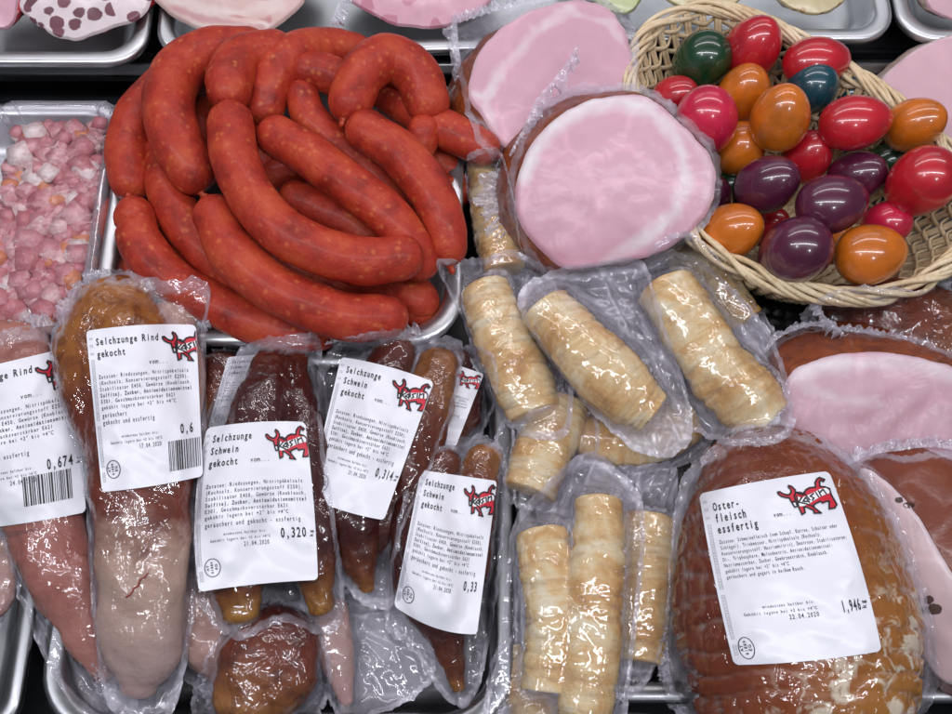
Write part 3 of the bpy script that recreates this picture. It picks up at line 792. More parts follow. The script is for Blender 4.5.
# ------------------------------------------------------------------ diced ham pack
def diced():
    t = thing('diced_ham_pack', 'clear plastic pack of pink diced ham at the left edge', 'diced ham', P(40, 330, .0))
    z0, z1 = .002, .050
    cx0, cx1 = P(-30, 220, z1).x, P(104, 210, z1).x; cy0, cy1 = P(40, 332, z1).y, P(40, 100, z1).y
    cx, cy, hx, hy = (cx0+cx1)/2, (cy0+cy1)/2, (cx1-cx0)/2, (cy1-cy0)/2
    prof = [(0, -.004), (.0005, 0), (.004, .0012), (.007, .0002), (.008, -.004), (.011, -.022), (.014, -.040), (.02, -.045), (.04, -.046)]
    V, F = [], []; n = 8; m = 4*(n+1)*3
    for k, (off, dz) in enumerate(prof):
        L = rrect(cx, cy, hx-off, hy-off, max(.016-off*.4, .006), n, 0)
        L = closed_catmull(L, m)
        V += [(x, y, z1+dz+(.0012*math.sin(j*1.55) if k in (2, 3) else 0)) for j, (x, y) in enumerate(L)]
    for i in range(len(prof)-1):
        for j in range(m):
            a = i*m+j; b = i*m+(j+1) % m; F.append((a, b, b+m, a+m))
    mk('plastic_tray', V, F, FILM_TRAY, t, attrs={'loose': [.9]*len(V)}, solid=False)
    ms = []
    for k in range(10):
        bm = bmesh.new(); bmesh.ops.create_cube(bm, size=1)
        rr = random.Random(k)
        for v in bm.verts:
            v.co = Vector((v.co.x*(.75+.45*rr.random()), v.co.y*(.75+.45*rr.random()), v.co.z*(.65+.3*rr.random())))
        bmesh.ops.bevel(bm, geom=bm.edges[:], offset=.07, segments=2, affect='EDGES')
        me = bpy.data.meshes.new('ham_cube'); bm.to_mesh(me); bm.free(); me.polygons.foreach_set('use_smooth', [True]*len(me.polygons))
        me.materials.append(CUBES[(0, 1, 1, 2, 0, 3, 1, 1, 2, 0)[k]]); ms.append(me)
    nx, ny = 8, 12; rr = random.Random(5); o0 = t.location
    x0, x1, y0, y1 = cx-hx+.016, cx+hx-.016, cy-hy+.014, cy+hy-.016
    for i in range(nx):
        for j in range(ny):
            me = rr.choice(ms); o = bpy.data.objects.new('ham_cube', me); COL.objects.link(o); o.parent = t
            o.location = Vector((x0+(x1-x0)*(i+.5+rr.uniform(-.4, .4))/nx, y0+(y1-y0)*(j+.5+rr.uniform(-.4, .4))/ny, z1-.0120+rr.uniform(-.006, .0015)))-o0
            o.rotation_euler = (rr.uniform(-.25, .25), rr.uniform(-.25, .25), rr.uniform(0, 3)); s = rr.uniform(.0110, .0170); o.scale = (s, s, s)
    V, F, MI = [], [], []
    for k in range(420):
        me = rr.choice(ms); s = rr.uniform(.008, .013); o = len(V)
        c = Vector((rr.uniform(x0-.003, x1+.003), rr.uniform(y0-.003, y1+.003), rr.uniform(z1-.028, z1-.011)))
        R = Matrix.Rotation(rr.uniform(0, 3), 3, 'Z') @ Matrix.Rotation(rr.uniform(-.6, .6), 3, 'X')
        V += [c+R @ (v.co*s) for v in me.vertices]; F += [tuple(i+o for i in p.vertices) for p in me.polygons]; MI += [rr.choice((0, 0, 1, 1, 2, 4))]*len(me.polygons)
    o = mk('ham_cubes_below', V, F, None, t, solid=False, mats=CUBES, midx=MI); o['kind'] = 'stuff'
    N = 40; V, F = [], []
    for i in range(N+1):
        for j in range(N+1):
            x = cx-hx+.006+(2*hx-.012)*i/N; y = cy-hy+.006+(2*hy-.012)*j/N
            V.append((x, y, z1+.0012+.0008*noise.noise(Vector((x*60, y*60, 1)))))
    for i in range(N):
        for j in range(N):
            a = i*(N+1)+j; F.append((a, a+N+1, a+N+2, a+1))
    mk('lid_film', V, F, FILM_LID, t, attrs={'loose': [.3]*len(V)})
diced()

# ------------------------------------------------------------------ sausages
def zs2(p): return (80+p[0]/2.231, 20+p[1]/2.231)
SAUS = [  # points in zoomed picture units (x, y), radius, heights, tips at start/end, label
 ([(130,400),(88,445),(95,505)], 46, (.028,.026,.024), 0, 0, 'short bulge of sausage at the lower left of the heap under the creased one'),
 ([(85,535),(140,575),(215,620)], 40, (.02,.02,.02), 0, 0, 'lowest sausage at the bottom left, mostly buried under the creased one'),
 ([(205,490),(285,585),(410,650)], 44, (.03,.03,.028), 0, 0, 'dark sausage deep in the gap left of the bottom front one'),
 ([(420,545),(540,590),(660,600)], 44, (.028,.028,.028), 0, 0, 'shaded sausage in the gap under the long curved middle one'),
 ([(560,560),(680,585),(745,620),(752,650)], 50, (.03,.034,.036,.03), 0, 1, 'sausage end at the lower right of the heap, over the front corner of the tray'),
 ([(285,205),(268,250),(275,330)], 46, (.035,.035,.03), 0, 0, 'sausage behind the top of the long curved middle one, mostly hidden'),
 ([(375,250),(400,320),(395,360)], 38, (.04,.04,.035), 0, 0, 'small upright sausage between the middle ones near the heap centre'),
 ([(525,325),(460,340),(440,345)], 38, (.035,.04,.042), 0, 1, 'stubby round sausage end peeking out at the heap centre'),
 ([(165,270),(155,340),(150,395)], 40, (.03,.03,.025), 0, 0, 'sausage in the dark gap between the two leftmost long ones'),
 ([(190,300),(200,390),(238,465),(300,535),(375,595)], 50, (.05,.052,.05,.045,.038), 0, 0, 'sausage bending down on the left between the creased and the bottom front one'),
 ([(700,330),(790,310),(822,330)], 36, (.03,.035,.034), 0, 1, 'small sausage end at the right rim, under the two tips pointing right'),
 ([(740,400),(820,375),(840,385)], 36, (.025,.03,.028), 0, 1, 'lowest sausage end at the right rim of the sausage tray'),
 ([(690,170),(780,225),(860,268),(895,284)], 44, (.055,.062,.062,.06), 0, 1, 'sausage pointing out to the right over the tray rim toward the ham'),
 ([(720,330),(755,280),(766,248)], 40, (.055,.062,.068), 0, 1, 'sausage end turned up, lying across the one that points right'),
 ([(640,480),(560,432),(485,398)], 45, (.05,.056,.06), 0, 0, 'sausage with a rounded end between the long curved one and its right neighbour'),
 ([(496,170),(512,215),(570,275),(645,335),(705,395),(735,430)], 40, (.072,.07,.064,.058,.05,.045), 0, 0, 'slim sausage running down right behind the two upper middle ones'),
 ([(200,135),(140,200),(108,280),(112,355)], 52, (.05,.052,.052,.050), 0, 1, 'leftmost long sausage hanging down at the left rim'),
 ([(120,440),(135,500),(205,580),(320,645),(440,690),(530,695)], 50, (.058,.058,.052,.047,.043,.04), 1, 0, 'sausage with a creased bent end at the lower left, running along the bottom'),
 ([(600,140),(545,118),(508,112)], 44, (.072,.075,.078), 0, 1, 'short sausage end pointing left at the top, under the hooked one'),
 ([(605,75),(540,68),(470,85),(425,138),(411,190)], 52, (.052,.064,.078,.076,.070), 0, 1, 'bent sausage at the top middle whose end points down'),
 ([(375,72),(290,76),(226,112),(198,172),(210,255),(248,335)], 58, (.066,.072,.076,.080,.080,.072), 0, 1, 'long thick sausage arching over the upper left of the heap'),
 ([(430,70),(365,84),(337,130),(334,158)], 53, (.080,.086,.090,.090), 0, 1, 'sausage at the top left with a pleated twisted tip pointing down'),
 ([(640,250),(715,300),(775,375),(808,450),(818,500)], 52, (.086,.084,.080,.072,.066), 1, 1, 'long sausage curving down along the right side of the heap'),
 ([(775,185),(748,118),(686,86),(632,118),(606,180)], 54, (.072,.080,.088,.092,.090), 0, 1, 'hooked sausage at the top right, bent in a tight arch'),
 ([(440,262),(515,306),(605,372),(690,440),(735,500),(755,535)], 50, (.088,.090,.090,.084,.076,.068), 0, 0, 'long sausage lying diagonally across the middle, right of the curved one'),
 ([(335,232),(345,310),(382,395),(450,470),(540,518),(635,538),(715,530)], 54, (.098,.100,.100,.098,.094,.088,.084), 1, 0, 'longest curved sausage on top of the heap with a patch near its upper tip'),
 ([(303,440),(338,512),(405,577),(490,628),(590,662),(680,664)], 55, (.080,.082,.080,.076,.072,.066), 1, 0, 'thick sausage along the front of the heap, above the tongue packs'),
]
def sausages():
    for k, (pts, r, zz, t0, t1, lab) in enumerate(SAUS):
        path = [P(*zs2(p), z) for p, z in zip(pts, zz)]
        rr = [r/2.231/ppm(p) for p in path]; n = len(rr)
        rr[0] *= .93; rr[-1] *= .93
        def disp(t, th, p, k=k):
            d = .0013*noise.noise(p*34+Vector((k, 0, 0)))+.0005*noise.noise(p*110)
            e = min(t, 1-t)
            if e < .10: d += .0007*math.sin(th*11+k)*(1-e/.10)
            if k == 17 and t < .3: d -= .003*math.exp(-((t-.17)/.02)**2)*(math.cos(th) > -.2)
            return d
        V, F, A = tube(path, rr, 46, 26, 1.0, disp, cap=1.05, ncap=7)
        base = Vector(min(path, key=lambda p: p.z)) - Vector((0, 0, rr[0]))
        o = mk('sausage', V, F, SAUSAGE, loc=base, attrs=A)
        tag(o, lab, 'sausage', 'smoked sausages heaped in the steel tray')
        for e, on in ((0, t0), (-1, t1)):
            if not on: continue
            a = path[e]; b = path[1] if e == 0 else path[-2]; T = (a-b).normalized(); R = rr[e]
            q = a+T*R*.98
            tw = strand([q-T*.0025, q, q+T*.0022, q+T*.0042+Vector((.0004, 0, .0006)), q+T*.0068], .0026, 9)
            vv = [Vector(v) for v in tw[0]]
            out = []
            for i, v in enumerate(vv):
                ring = i//9; cc = [q-T*.0025, q, q+T*.0022, q+T*.0042, q+T*.0068][ring]; s = (2.3, 1.5, .75, .95, .35)[ring]*(1+.16*math.cos((i % 9)*4))
                out.append(cc+(v-cc)*s)
            mk('casing_tip', out, tw[1], SAUS_END, o, solid=False)
sausages()

# ------------------------------------------------------------------ far right ham, behind the basket
t = thing('cut_ham', 'pink cut ham partly hidden behind the right rim of the basket', 'ham', P(930, 130, 0))
cut_piece(t, [(880, 92), (896, 64), (922, 46), (958, 34), (1000, 50), (1015, 100), (990, 150), (955, 165), (915, 140)], [(880, 92, .05), (1000, 50, .06), (955, 165, .035)], (.01, .02, -.04), FACE_P, LIGHTSKIN, rim_fat=(3, .5), seed=4)
frill('plastic_bag', [(990, 160), (955, 158), (925, 130)], -16, t, (.03, .03), FILM, 8, .005, 60)

# ------------------------------------------------------------------ basket
RIMZ = [(0,190),(14,120),(60,58),(150,22),(240,27),(330,60),(420,108),(500,160),(570,205),(640,258),(700,305),(752,370),(785,440),(785,520),(748,592),(680,648),(600,676),(520,684),(420,674),(330,648),(240,606),(150,545),(100,450),(45,320)]
def zegg(p): return (630+p[0]/2.304, p[1]/2.304)
def basket():
    NS = 60
    rimz = .075
    rp = closed_catmull([list(P(*zegg(p), rimz)) for p in RIMZ], 600)
    # even spacing along the rim
    seg = np.linalg.norm(np.roll(rp, -1, 0)-rp, axis=1); cum = np.concatenate([[0], np.cumsum(seg)]); tot = cum[-1]
    def R(s):
        d = (s % 1.0)*tot; k = min(np.searchsorted(cum, d, side='right')-1, 599); f = (d-cum[k])/max(seg[k], 1e-9)
        return rp[k]*(1-f)+rp[(k+1) % 600]*f
    c = rp.mean(axis=0)
    def Wp(s, t):                 # t 0 bottom .. 1 rim
        p = R(s); k = .60+.40*(.75*t+.25*math.sin(t*math.pi/2)); q = c+(p-c)*k; q[2] = -.016+(rimz+.016)*t; return q
    t = thing('wicker_basket', 'oval wicker basket full of dyed eggs', 'basket', Vector((c[0], c[1], -.018)))
    st = []
    for i in range(NS):
        for dd in (-.0018, .0018):
            st.append(strand([Wp(i/NS+dd, k/8) for k in range(9)], .0018, 5))
    mk('stakes', *join(st)[:2], WICKER2, t, attrs=None, solid=False)
    wv = []
    NR = 12
    for q in range(NR):
        h = .04+.86*q/(NR-1); pts = []
        n = NS*6
        for i in range(n):
            s = i/n; p = Wp(s, h); v = p-c; v[2] = 0; v /= np.linalg.norm(v)
            ph = math.cos(math.pi*s*NS+math.pi*(q % 2)); p = p+v*.0032*ph; p[2] += .0006*noise.noise(Vector((i*.2, q, 0))); pts.append(p)
        wv.append(strand(pts, .0011, 6, True, .0026))
    mk('woven_wall', *join(wv)[:2], WICKER, t, solid=False)
    rb = []
    for q in range(9):
        pts = []; n = 420
        for i in range(n):
            s = i/n; p = R(s); v = p-c; v[2] = 0; v /= np.linalg.norm(v)
            a = 2*math.pi*(s*(5+(q % 3)*2)+q/9); rr = .0048 if q else 0
            pts.append(p+v*math.cos(a)*rr*1.15+np.array((0, 0, math.sin(a)*rr)))
        rb.append(strand(pts, .0019, 6, True))
    mk('braided_rim', *join(rb)[:2], WICKER, t)
    bs = []
    for q in range(10):
        k = .60*(q+.7)/10; bs.append(strand([np.array((c[0]+(R(i/120)[0]-c[0])*k, c[1]+(R(i/120)[1]-c[1])*k, -.015+.0012*math.cos(i*math.pi/2+q*math.pi))) for i in range(120)], .0045, 5, True, .0018))
    V = [np.array((c[0]+(R(i/80)[0]-c[0])*.59, c[1]+(R(i/80)[1]-c[1])*.59, -.018)) for i in range(80)]
    bs.append((V, [tuple(range(80))], {}))
    mk('base', *join(bs)[:2], WICKER2, t)
basket()
EGGS = [ # x, y, width, height, lean (deg, 0 = long axis level, 90 = upright), colour, height z, label
 (500,222,110,95,10,'teal',.045,'dark blue-green egg almost hidden behind the long red one on the right'),
 (222,440,95,95,60,'green',.030,'dark green egg deep in the basket under the purple one'),
 (590,378,100,95,30,'green',.035,'dark green egg deep between the purple egg and the right red one'),
 (465,562,95,95,45,'orange',.030,'orange egg deep in the basket under the lower purple one'),
 (318,520,95,90,30,'red',.030,'red egg peeking out low between the orange and purple ones'),
 (186,460,100,105,70,'purple',.045,'dark purple egg half hidden behind the large cut ham'),
 (163,142,128,126,40,'green',.065,'dark green egg at the back left of the basket'),
 (105,222,112,96,10,'red',.060,'red egg at the left, half covered by the pinkish red one'),
 (263,216,122,128,80,'orange',.068,'orange egg behind the tall orange one near the back'),
 (415,207,112,112,50,'teal',.070,'teal blue egg in the middle below the long red one at the back'),
 (283,108,136,128,60,'red',.075,'red egg at the back, topmost in the basket'),
 (430,143,164,116,8,'red',.078,'long red egg lying level at the back right'),
 (250,346,112,112,60,'orange',.060,'orange egg under the left edge of the tall orange one, above the purple egg'),
 (408,360,112,128,60,'red',.062,'red egg in the basket centre between orange and purple eggs'),
 (525,405,136,116,15,'purple',.064,'dusky purple egg behind the centre purple one, on its upper right'),
 (588,516,112,100,15,'pinkred',.058,'pinkish red egg low on the right behind the front orange one'),
 (657,286,132,120,20,'orange',.082,'orange egg at the right edge beside the long red one'),
 (347,270,136,162,86,'orange',.096,'tall orange egg on top in the middle of the pile'),
 (178,280,140,165,112,'pinkred',.090,'large pinkish red egg leaning on the left, beside the cut ham'),
 (520,282,172,126,10,'red',.092,'long red egg lying level right of the middle'),
 (318,424,142,130,25,'purple',.082,'purple egg left of the centre, next to the other purple one'),
 (670,421,150,165,50,'red',.086,'red egg furthest to the right in the basket'),
 (236,532,142,128,20,'orange',.072,'orange egg at the front left of the basket'),
 (466,470,170,136,14,'purple',.094,'large purple egg on top just below the basket centre'),
 (378,580,166,150,30,'purple',.086,'dark purple egg at the very front of the basket'),
 (555,586,168,140,10,'orange',.084,'orange egg at the front right of the basket'),
]
def eggs():
    for k, (x, y, w, h, lean, colr, z, lab) in enumerate(EGGS):
        c = P(*zegg((x, y)), z); sc = ppm(c); a = max(w, h)/2/2.304/sc; b = min(w, h)/2/2.304/sc
        a = min(max(a, b*1.04), b*1.36)
        th = math.radians(lean); right = Vector((1, 0, 0)); ax = (right*math.cos(th)+UP*math.sin(th)).normalized()
        if a < b*1.2: ax = (ax*(.55)+(-FWD)*.83).normalized(); a = b*1.30
        s1 = ax.orthogonal().normalized(); s2 = ax.cross(s1)
        V, F = [], []; nr, ns = 30, 32
        sgn = 1 if (k*7) % 3 else -1
        for i in range(nr+1):
            ph = math.pi*i/nr; cx = math.cos(ph); r = b*math.sin(ph)*(1+.13*sgn*-cx*.9-.0)
            for j in range(ns):
                q = 2*math.pi*j/ns; V.append(c+ax*(a*cx)+(s1*math.cos(q)+s2*math.sin(q))*r)
        for i in range(nr):
            for j in range(ns):
                p = i*ns+j; q = i*ns+(j+1) % ns; F.append((p, q, q+ns, p+ns))
        o = mk('dyed_egg', V, F, EGG[colr], loc=c-Vector((0, 0, b)), recalc=True)
        tag(o, lab, 'egg', 'dyed eggs in the wicker basket')
eggs()

# ------------------------------------------------------------------ vacuum packed hams
def z3(p): return (440+p[0]/2.55, p[1]/2.55)
def hams():
    t = thing('vacuum_packed_ham', 'upper cut ham in crinkled film, behind the larger one', 'ham', P(550, 140, .0), 'vacuum packed ham halves')
    out = [z3(p) for p in [(75,250),(78,190),(100,130),(150,75),(220,30),(290,6),(370,-2),(430,20),(470,70),(490,130),(488,210),(440,280),(370,340),(300,380),(240,400),(180,385),(130,335),(105,290)]]
    cut_piece(t, out, [(470, 90, .078), (630, 60, .082), (550, 0, .10)], (-.022, .006, -.050), FACE, RIND, rim_fat=(3, .35),
              fat=[([z3(p) for p in ((130, 350), (115, 260), (150, 180), (240, 90), (330, 25))], 6, .55), ([z3(p) for p in ((82, 240), (110, 250), (150, 190))], 5, .6), ([z3(p) for p in ((300, 30), (345, 40), (430, 60), (470, 120))], 4, .4)],
              deep=[([z3(p) for p in ((150, 150), (240, 100), (330, 50))], 5, .12)], seed=1)
    drape('plastic_bag', [z3(p) for p in [(38,40),(100,22),(210,5),(300,-12),(400,-14),(465,30),(500,90),(508,160),(500,240),(440,310),(300,410),(180,420),(110,380),(70,300),(48,200),(30,110)]], t, [], (.05, .05), 5, FILM_HAM, ncr=3, ragged=3, seed=1, ruffle=.005)
    frill('bag_edge', [z3(p) for p in [(95, 370), (75, 290), (60, 200), (48, 120), (42, 35)]], 12, t, (.05, .075), FILM, 5, .007, 110)
    frill('bag_edge', [z3(p) for p in [(40, 60), (90, 45), (150, 25), (200, 15)]], 10, t, (.075, .08), FILM, 6, .006, 60)
    t = thing('vacuum_packed_ham', 'large round cut ham with white fat ring lying in front of the other', 'ham', P(610, 265, .0), 'vacuum packed ham halves')
    out = [z3(p) for p in [(190,510),(194,465),(215,400),(260,332),(330,275),(410,248),(490,240),(545,256),(600,300),(650,350),(690,400),(702,460),(692,520),(660,570),(600,622),(540,652),(440,672),(325,686),(270,652),(222,602),(198,560)]]
    cut_piece(t, out, [(515, 200, .075), (714, 185, .098), (600, 95, .114)], (-.017, .028, -.050), FACE, RIND,
              fat=[([z3(p) for p in ((205, 440), (235, 380), (290, 320), (370, 272), (450, 258), (530, 272))], 13, .95), ([z3(p) for p in ((530, 275), (585, 330), (622, 400), (625, 470), (600, 540), (540, 600), (430, 665))], 8, .75), ([z3(p) for p in ((600, 300), (650, 360), (690, 420), (690, 510))], 8, .35)],
              deep=[([z3(p) for p in ((230, 620), (330, 660), (480, 650))], 16, .35), ([z3(p) for p in ((300, 420), (390, 500))], 14, .12)], seed=2, dome=.006)
    drape('plastic_bag', [z3(p) for p in [(174,470),(186,400),(235,295),(330,225),(430,215),(540,228),(620,290),(700,370),(718,460),(700,545),(640,610),(560,668),(440,705),(320,715),(240,680),(205,610),(180,555)]], t, [], (.05, .035), 5, FILM_HAM, ncr=3, ragged=2.5, seed=2, ruffle=.005)
    frill('bag_edge', [z3(p) for p in [(175, 395), (215, 320), (245, 255), (300, 190), (350, 115)]], -13, t, (.075, .105), FILM, 7, .008, 120)
    frill('bag_edge', [z3(p) for p in [(200, 590), (165, 555), (155, 500), (165, 430)]], 26, t, (.045, .06), FILM, 9, .008, 90)
hams()

# ------------------------------------------------------------------ front right: roasts
def z4(p): return (740+p[0]/3.104, 270+p[1]/3.104)
def rights():
    t = thing('smoked_shoulder', 'dark smoked meat pack just under the front rim of the basket', 'smoked meat', P(900, 350, .0))
    V, F, A = tube(pxpath([(845, 312, .02), (880, 316, .03), (920, 330, .035), (965, 352, .03), (1000, 370, .03)]), [.022, .030, .034, .036, .03], 40, 30, .8, lambda t, th, p: .003*noise.noise(p*60)+.0012*noise.noise(p*180))
    mk('meat', V, F, SMOKE, t, attrs=A)
    drape('plastic_bag', [(800, 318), (830, 292), (880, 288), (925, 290), (948, 286), (985, 320), (1000, 380), (940, 390), (860, 370), (810, 345)], t, [], .012, 5, FILM, seed=11, ragged=4, ruffle=.007)
    frill('bag_edge', [(905, 296), (925, 300), (940, 318)], -18, t, (.05, .06), FILM, 12, .007, 60)
    t = thing('vacuum_packed_ham', 'wide cut ham lying right of the root packs, behind the netted roast', 'ham', P(870, 460, .0), 'vacuum packed ham halves')
    out = [z4(p) for p in [(125,420),(158,325),(220,287),(300,264),(400,256),(500,262),(600,284),(680,310),(760,400),(760,560),(660,610),(560,590),(450,600),(330,625),(230,610),(150,550)]]
    cut_piece(t, out, [(790, 440, .042), (940, 450, .045), (870, 353, .072)], (0, .048, -.044), FACE_P, RIND, fat=[([z4(p) for p in ((170, 330), (240, 300), (340, 285))], 10, .75), ([z4(p) for p in ((360, 290), (470, 285), (600, 305), (680, 340))], 10, .55), ([z4(p) for p in ((200, 360), (300, 400), (420, 410))], 6, .35)], deep=[([z4(p) for p in ((360, 480), (420, 400), (560, 330))], 14, .3), ([z4(p) for p in ((440, 520), (520, 430), (640, 380))], 12, .28), ([z4(p) for p in ((200, 560), (330, 590))], 16, .25)], seed=3)
    drape('plastic_bag', [z4(p) for p in [(55,290),(100,225),(200,180),(320,180),(450,195),(560,215),(660,260),(770,320),(800,480),(770,640),(560,640),(330,650),(180,620),(90,480),(60,370)]], t, [], (.03, .02), 5, FILM_HAM, ncr=3, seed=3, ragged=3, ruffle=.006)
    frill('bag_edge', [z4(p) for p in [(80, 250), (140, 200), (230, 175), (330, 190), (440, 205), (560, 235)]], 7, t, (.05, .06), FILM, 14, .007, 120)
    frill('bag_tie', [z4(p) for p in [(330, 205), (300, 170), (262, 140), (255, 95), (300, 80)]], 12, t, (.06, .07), FILM, 15, .010, 70)
    t = thing('cut_roast', 'cut roast with dark pepper pits, right of the netted roast', 'roast', P(930, 600, .0))
    V, F, A = tube(pxpath([(862, 480, .025), (905, 495, .04), (955, 540, .045), (1000, 620, .04), (1020, 700, .03)]), [.020, .034, .042, .044, .03], 40, 30, .75, lambda t, th, p: .003*noise.noise(p*50)+.001*noise.noise(p*180))
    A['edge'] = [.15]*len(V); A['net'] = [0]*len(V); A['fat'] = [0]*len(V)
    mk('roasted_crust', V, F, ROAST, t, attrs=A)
    f = cut_piece(t, [(858, 470), (885, 482), (915, 515), (945, 565), (985, 625), (1000, 680), (945, 684), (915, 640), (890, 575), (868, 515)], [(860, 470, .060), (950, 600, .066), (900, 620, .040)], (.004, .004, -.03), FACE_Y, RIND, deep=[], rim_fat=(5, .5), seed=6, rname='lower_crust')
    for (x, y, rx, ry) in ((899, 500, 4, 3), (909, 505, 6, 3.2), (929, 600, 5, 4.5), (935, 609, 7, 5.5), (926, 610, 4, 4)):
        h = hits(x, y); pts = []
        F3 = []
        V3 = [at_depth(x, y, h-.0008)]
        for k in range(18):
            a = k/18*2*math.pi; rr = 1+.3*noise.noise(Vector((math.cos(a)*2, math.sin(a)*2, x)))
            X, Y = x+rx*math.cos(a)*rr, y+ry*math.sin(a)*rr; V3.append(at_depth(X, Y, (hits(X, Y) or h)-.0003))
        F3 = [(0, 1+k, 1+(k+1) % 18) for k in range(18)]
        mk('pepper_pit', V3, F3, PIT, t, solid=False)
    drape('plastic_bag', [(838, 470), (870, 452), (905, 455), (952, 450), (1010, 460), (1050, 600), (1030, 720), (950, 695), (905, 640), (870, 560)], t, [], .02, 5, FILM_HAM, ncr=3, seed=5, ragged=3, ruffle=.005)
    frill('bag_edge', [(846, 466), (872, 455), (905, 450), (935, 447), (975, 455)], 12, t, (.05, .055), FILM, 17, .007, 110)
PIT = plain('pepper_crust', (.06, .025, .014), .7)
rights()

BODY_O = ['Zutaten: Schweinefleisch (vom Schopf, Karree, Schulter oder', 'Schlögel), Trinkwasser, Nitritpökelsalz (Kochsalz,', 'Konservierungsstoff: Natriumnitrit), Dextrose, Stabilisatoren:', 'Di-, Triphosphate, Maltodextrin, Antioxidationsmittel:', 'Natriumascorbat, Zucker, Gewürzextrakte, Knoblauch.', 'gekühlt lagern bei +2° bis +4°C', 'geräuchert und gegart in heißem Rauch.']
BODY_T = ['Zutaten: Rindszungen, Nitritpökelsalz', '(Kochsalz, Konservierungsstoff E250),', 'Stabilisator E450, Gewürze (Knoblauch,', 'Sulfite), Zucker, Antioxidationsmittel', 'E301, Geschmacksverstärker E621', 'gekühlt lagern bei +2° bis +4°C']

def roast():
    t = thing('netted_roast', 'big round smoked Easter roast with net marks and a large white label', 'roast', P(800, 700, .0))
    pth = pxpath([(762, 462, .050), (775, 510, .052), (790, 570, .054), (800, 640, .054), (806, 700, .052)])
    rad = [w/ppm(p) for w, p in zip((62, 97, 114, 122, 112), pth)]
    net = []
    def disp(tt, th, p):
        u = tt*13+.55*noise.noise(Vector((math.cos(th)*1.6, math.sin(th)*1.6, tt*5))); w = th/(2*math.pi)*26+.5*noise.noise(Vector((tt*6, math.sin(th)*2, 3)))
        a = abs((u % 1)-.5)*2; b = abs((w % 1)-.5)*2
        side = 1-max(0, math.sin(th))**3
        g = (max(0, a-.72)/.28)*.0036*(.10+side)+(max(0, b-.80)/.20)*.0026*(.12+side)
        net.append(min(1, (max(0, a-.86)/.14+max(0, b-.88)/.12))*(.25+.75*side))
        return -g+.0035*noise.noise(p*28)+.0012*noise.noise(p*110)
    V, F, A = tube(pth, rad, 90, 96, .72, disp, cap=.55, ncap=8)
    net += [0, 0]
    A['net'] = net
    pr = [proj(v) for v in V]
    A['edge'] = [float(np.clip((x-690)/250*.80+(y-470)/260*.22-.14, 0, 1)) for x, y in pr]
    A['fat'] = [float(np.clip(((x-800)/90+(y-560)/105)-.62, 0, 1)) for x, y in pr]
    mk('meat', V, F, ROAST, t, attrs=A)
    drape('plastic_bag', [(676, 500), (690, 468), (730, 437), (790, 428), (845, 450), (890, 500), (918, 570), (938, 650), (930, 705), (880, 735), (780, 745), (690, 725), (664, 690), (662, 600)], t, [], (.03, .015), 3, FILM, seed=21, ragged=3, ruffle=.006, wr=.001)
    frill('bag_edge', [(690, 712), (672, 680), (668, 640), (670, 600)], 14, t, (.02, .03), FILM, 22, .009, 110)
    frill('bag_edge', [(700, 470), (720, 450), (750, 435), (790, 428)], 9, t, (.06, .065), FILM, 23, .006, 70)
    sp = {'text': [('Oster-', .085, .115, .046, .033, True), ('fleisch', .085, .180, .046, .033, True), ('essfertig', .085, .245, .046, .033, True), ('vom...', .50, .205, .026, .022, False),
                   ('mindestens haltbar bis:', .28, .690, .017, .0155, False), ('Gekühlt lagern bei +2 bis +4°C', .145, .725, .017, .0165, False), ('22.04.2020', .44, .765, .027, .0205, False), ('1,946', .80, .760, .062, .026, True)]
                  + [(s, .085, .305+.0335*i, .021, .0142, False) for i, s in enumerate(BODY_O)],
          'rtext': [('kg', .962, .757, .022, .024, True), ('AT', .090, .925, .016, .02, True), ('61889', .118, .945, .016, .017, True), ('EG', .146, .925, .016, .02, True)],
          'bull': (.575, .03, .39, .19), 'oval': (.112, .905, .052, .062)}
    label_on(t, [(699, 494), (829, 471), (882, 651), (734, 665)], sp, .06, bow=(2, 4, 3, 2))
roast()

# ------------------------------------------------------------------ root packs
def root_body(parent, pts, ws, seed, flat=.85, lump=1.0):
    pth = pxpath(pts); rad = [w*1.17/ppm(p) for w, p in zip(ws, pth)]
    gr = []
    rr = random.Random(seed); rings = sorted(rr.uniform(.08, .92) for _ in range(rr.randint(11, 16)))
    def disp(t, th, p):
        g = 0
        for k, q in enumerate(rings):
            g = max(g, math.exp(-((t-q-.016*math.sin(th*2+k*1.7))/.007)**2)*max(0, .55+.9*noise.noise(Vector((math.cos(th)*1.3, math.sin(th)*1.3, k*2.1+seed)))))
        gr.append(g*.9)
        return -.0016*g+.0021*lump*noise.noise(p*42+Vector((seed, 0, 0)))+.0010*noise.noise(p*150)
    V, F, A = tube(pth, rad, 64, 34, flat, disp, cap=.6, ncap=6, flatend=(True, True))
    gr += [0, 0]; A['groove'] = gr
    mk('root', V, F, ROOT, parent, attrs=A)
GR = 'pale root pieces vacuum packed in clear film'
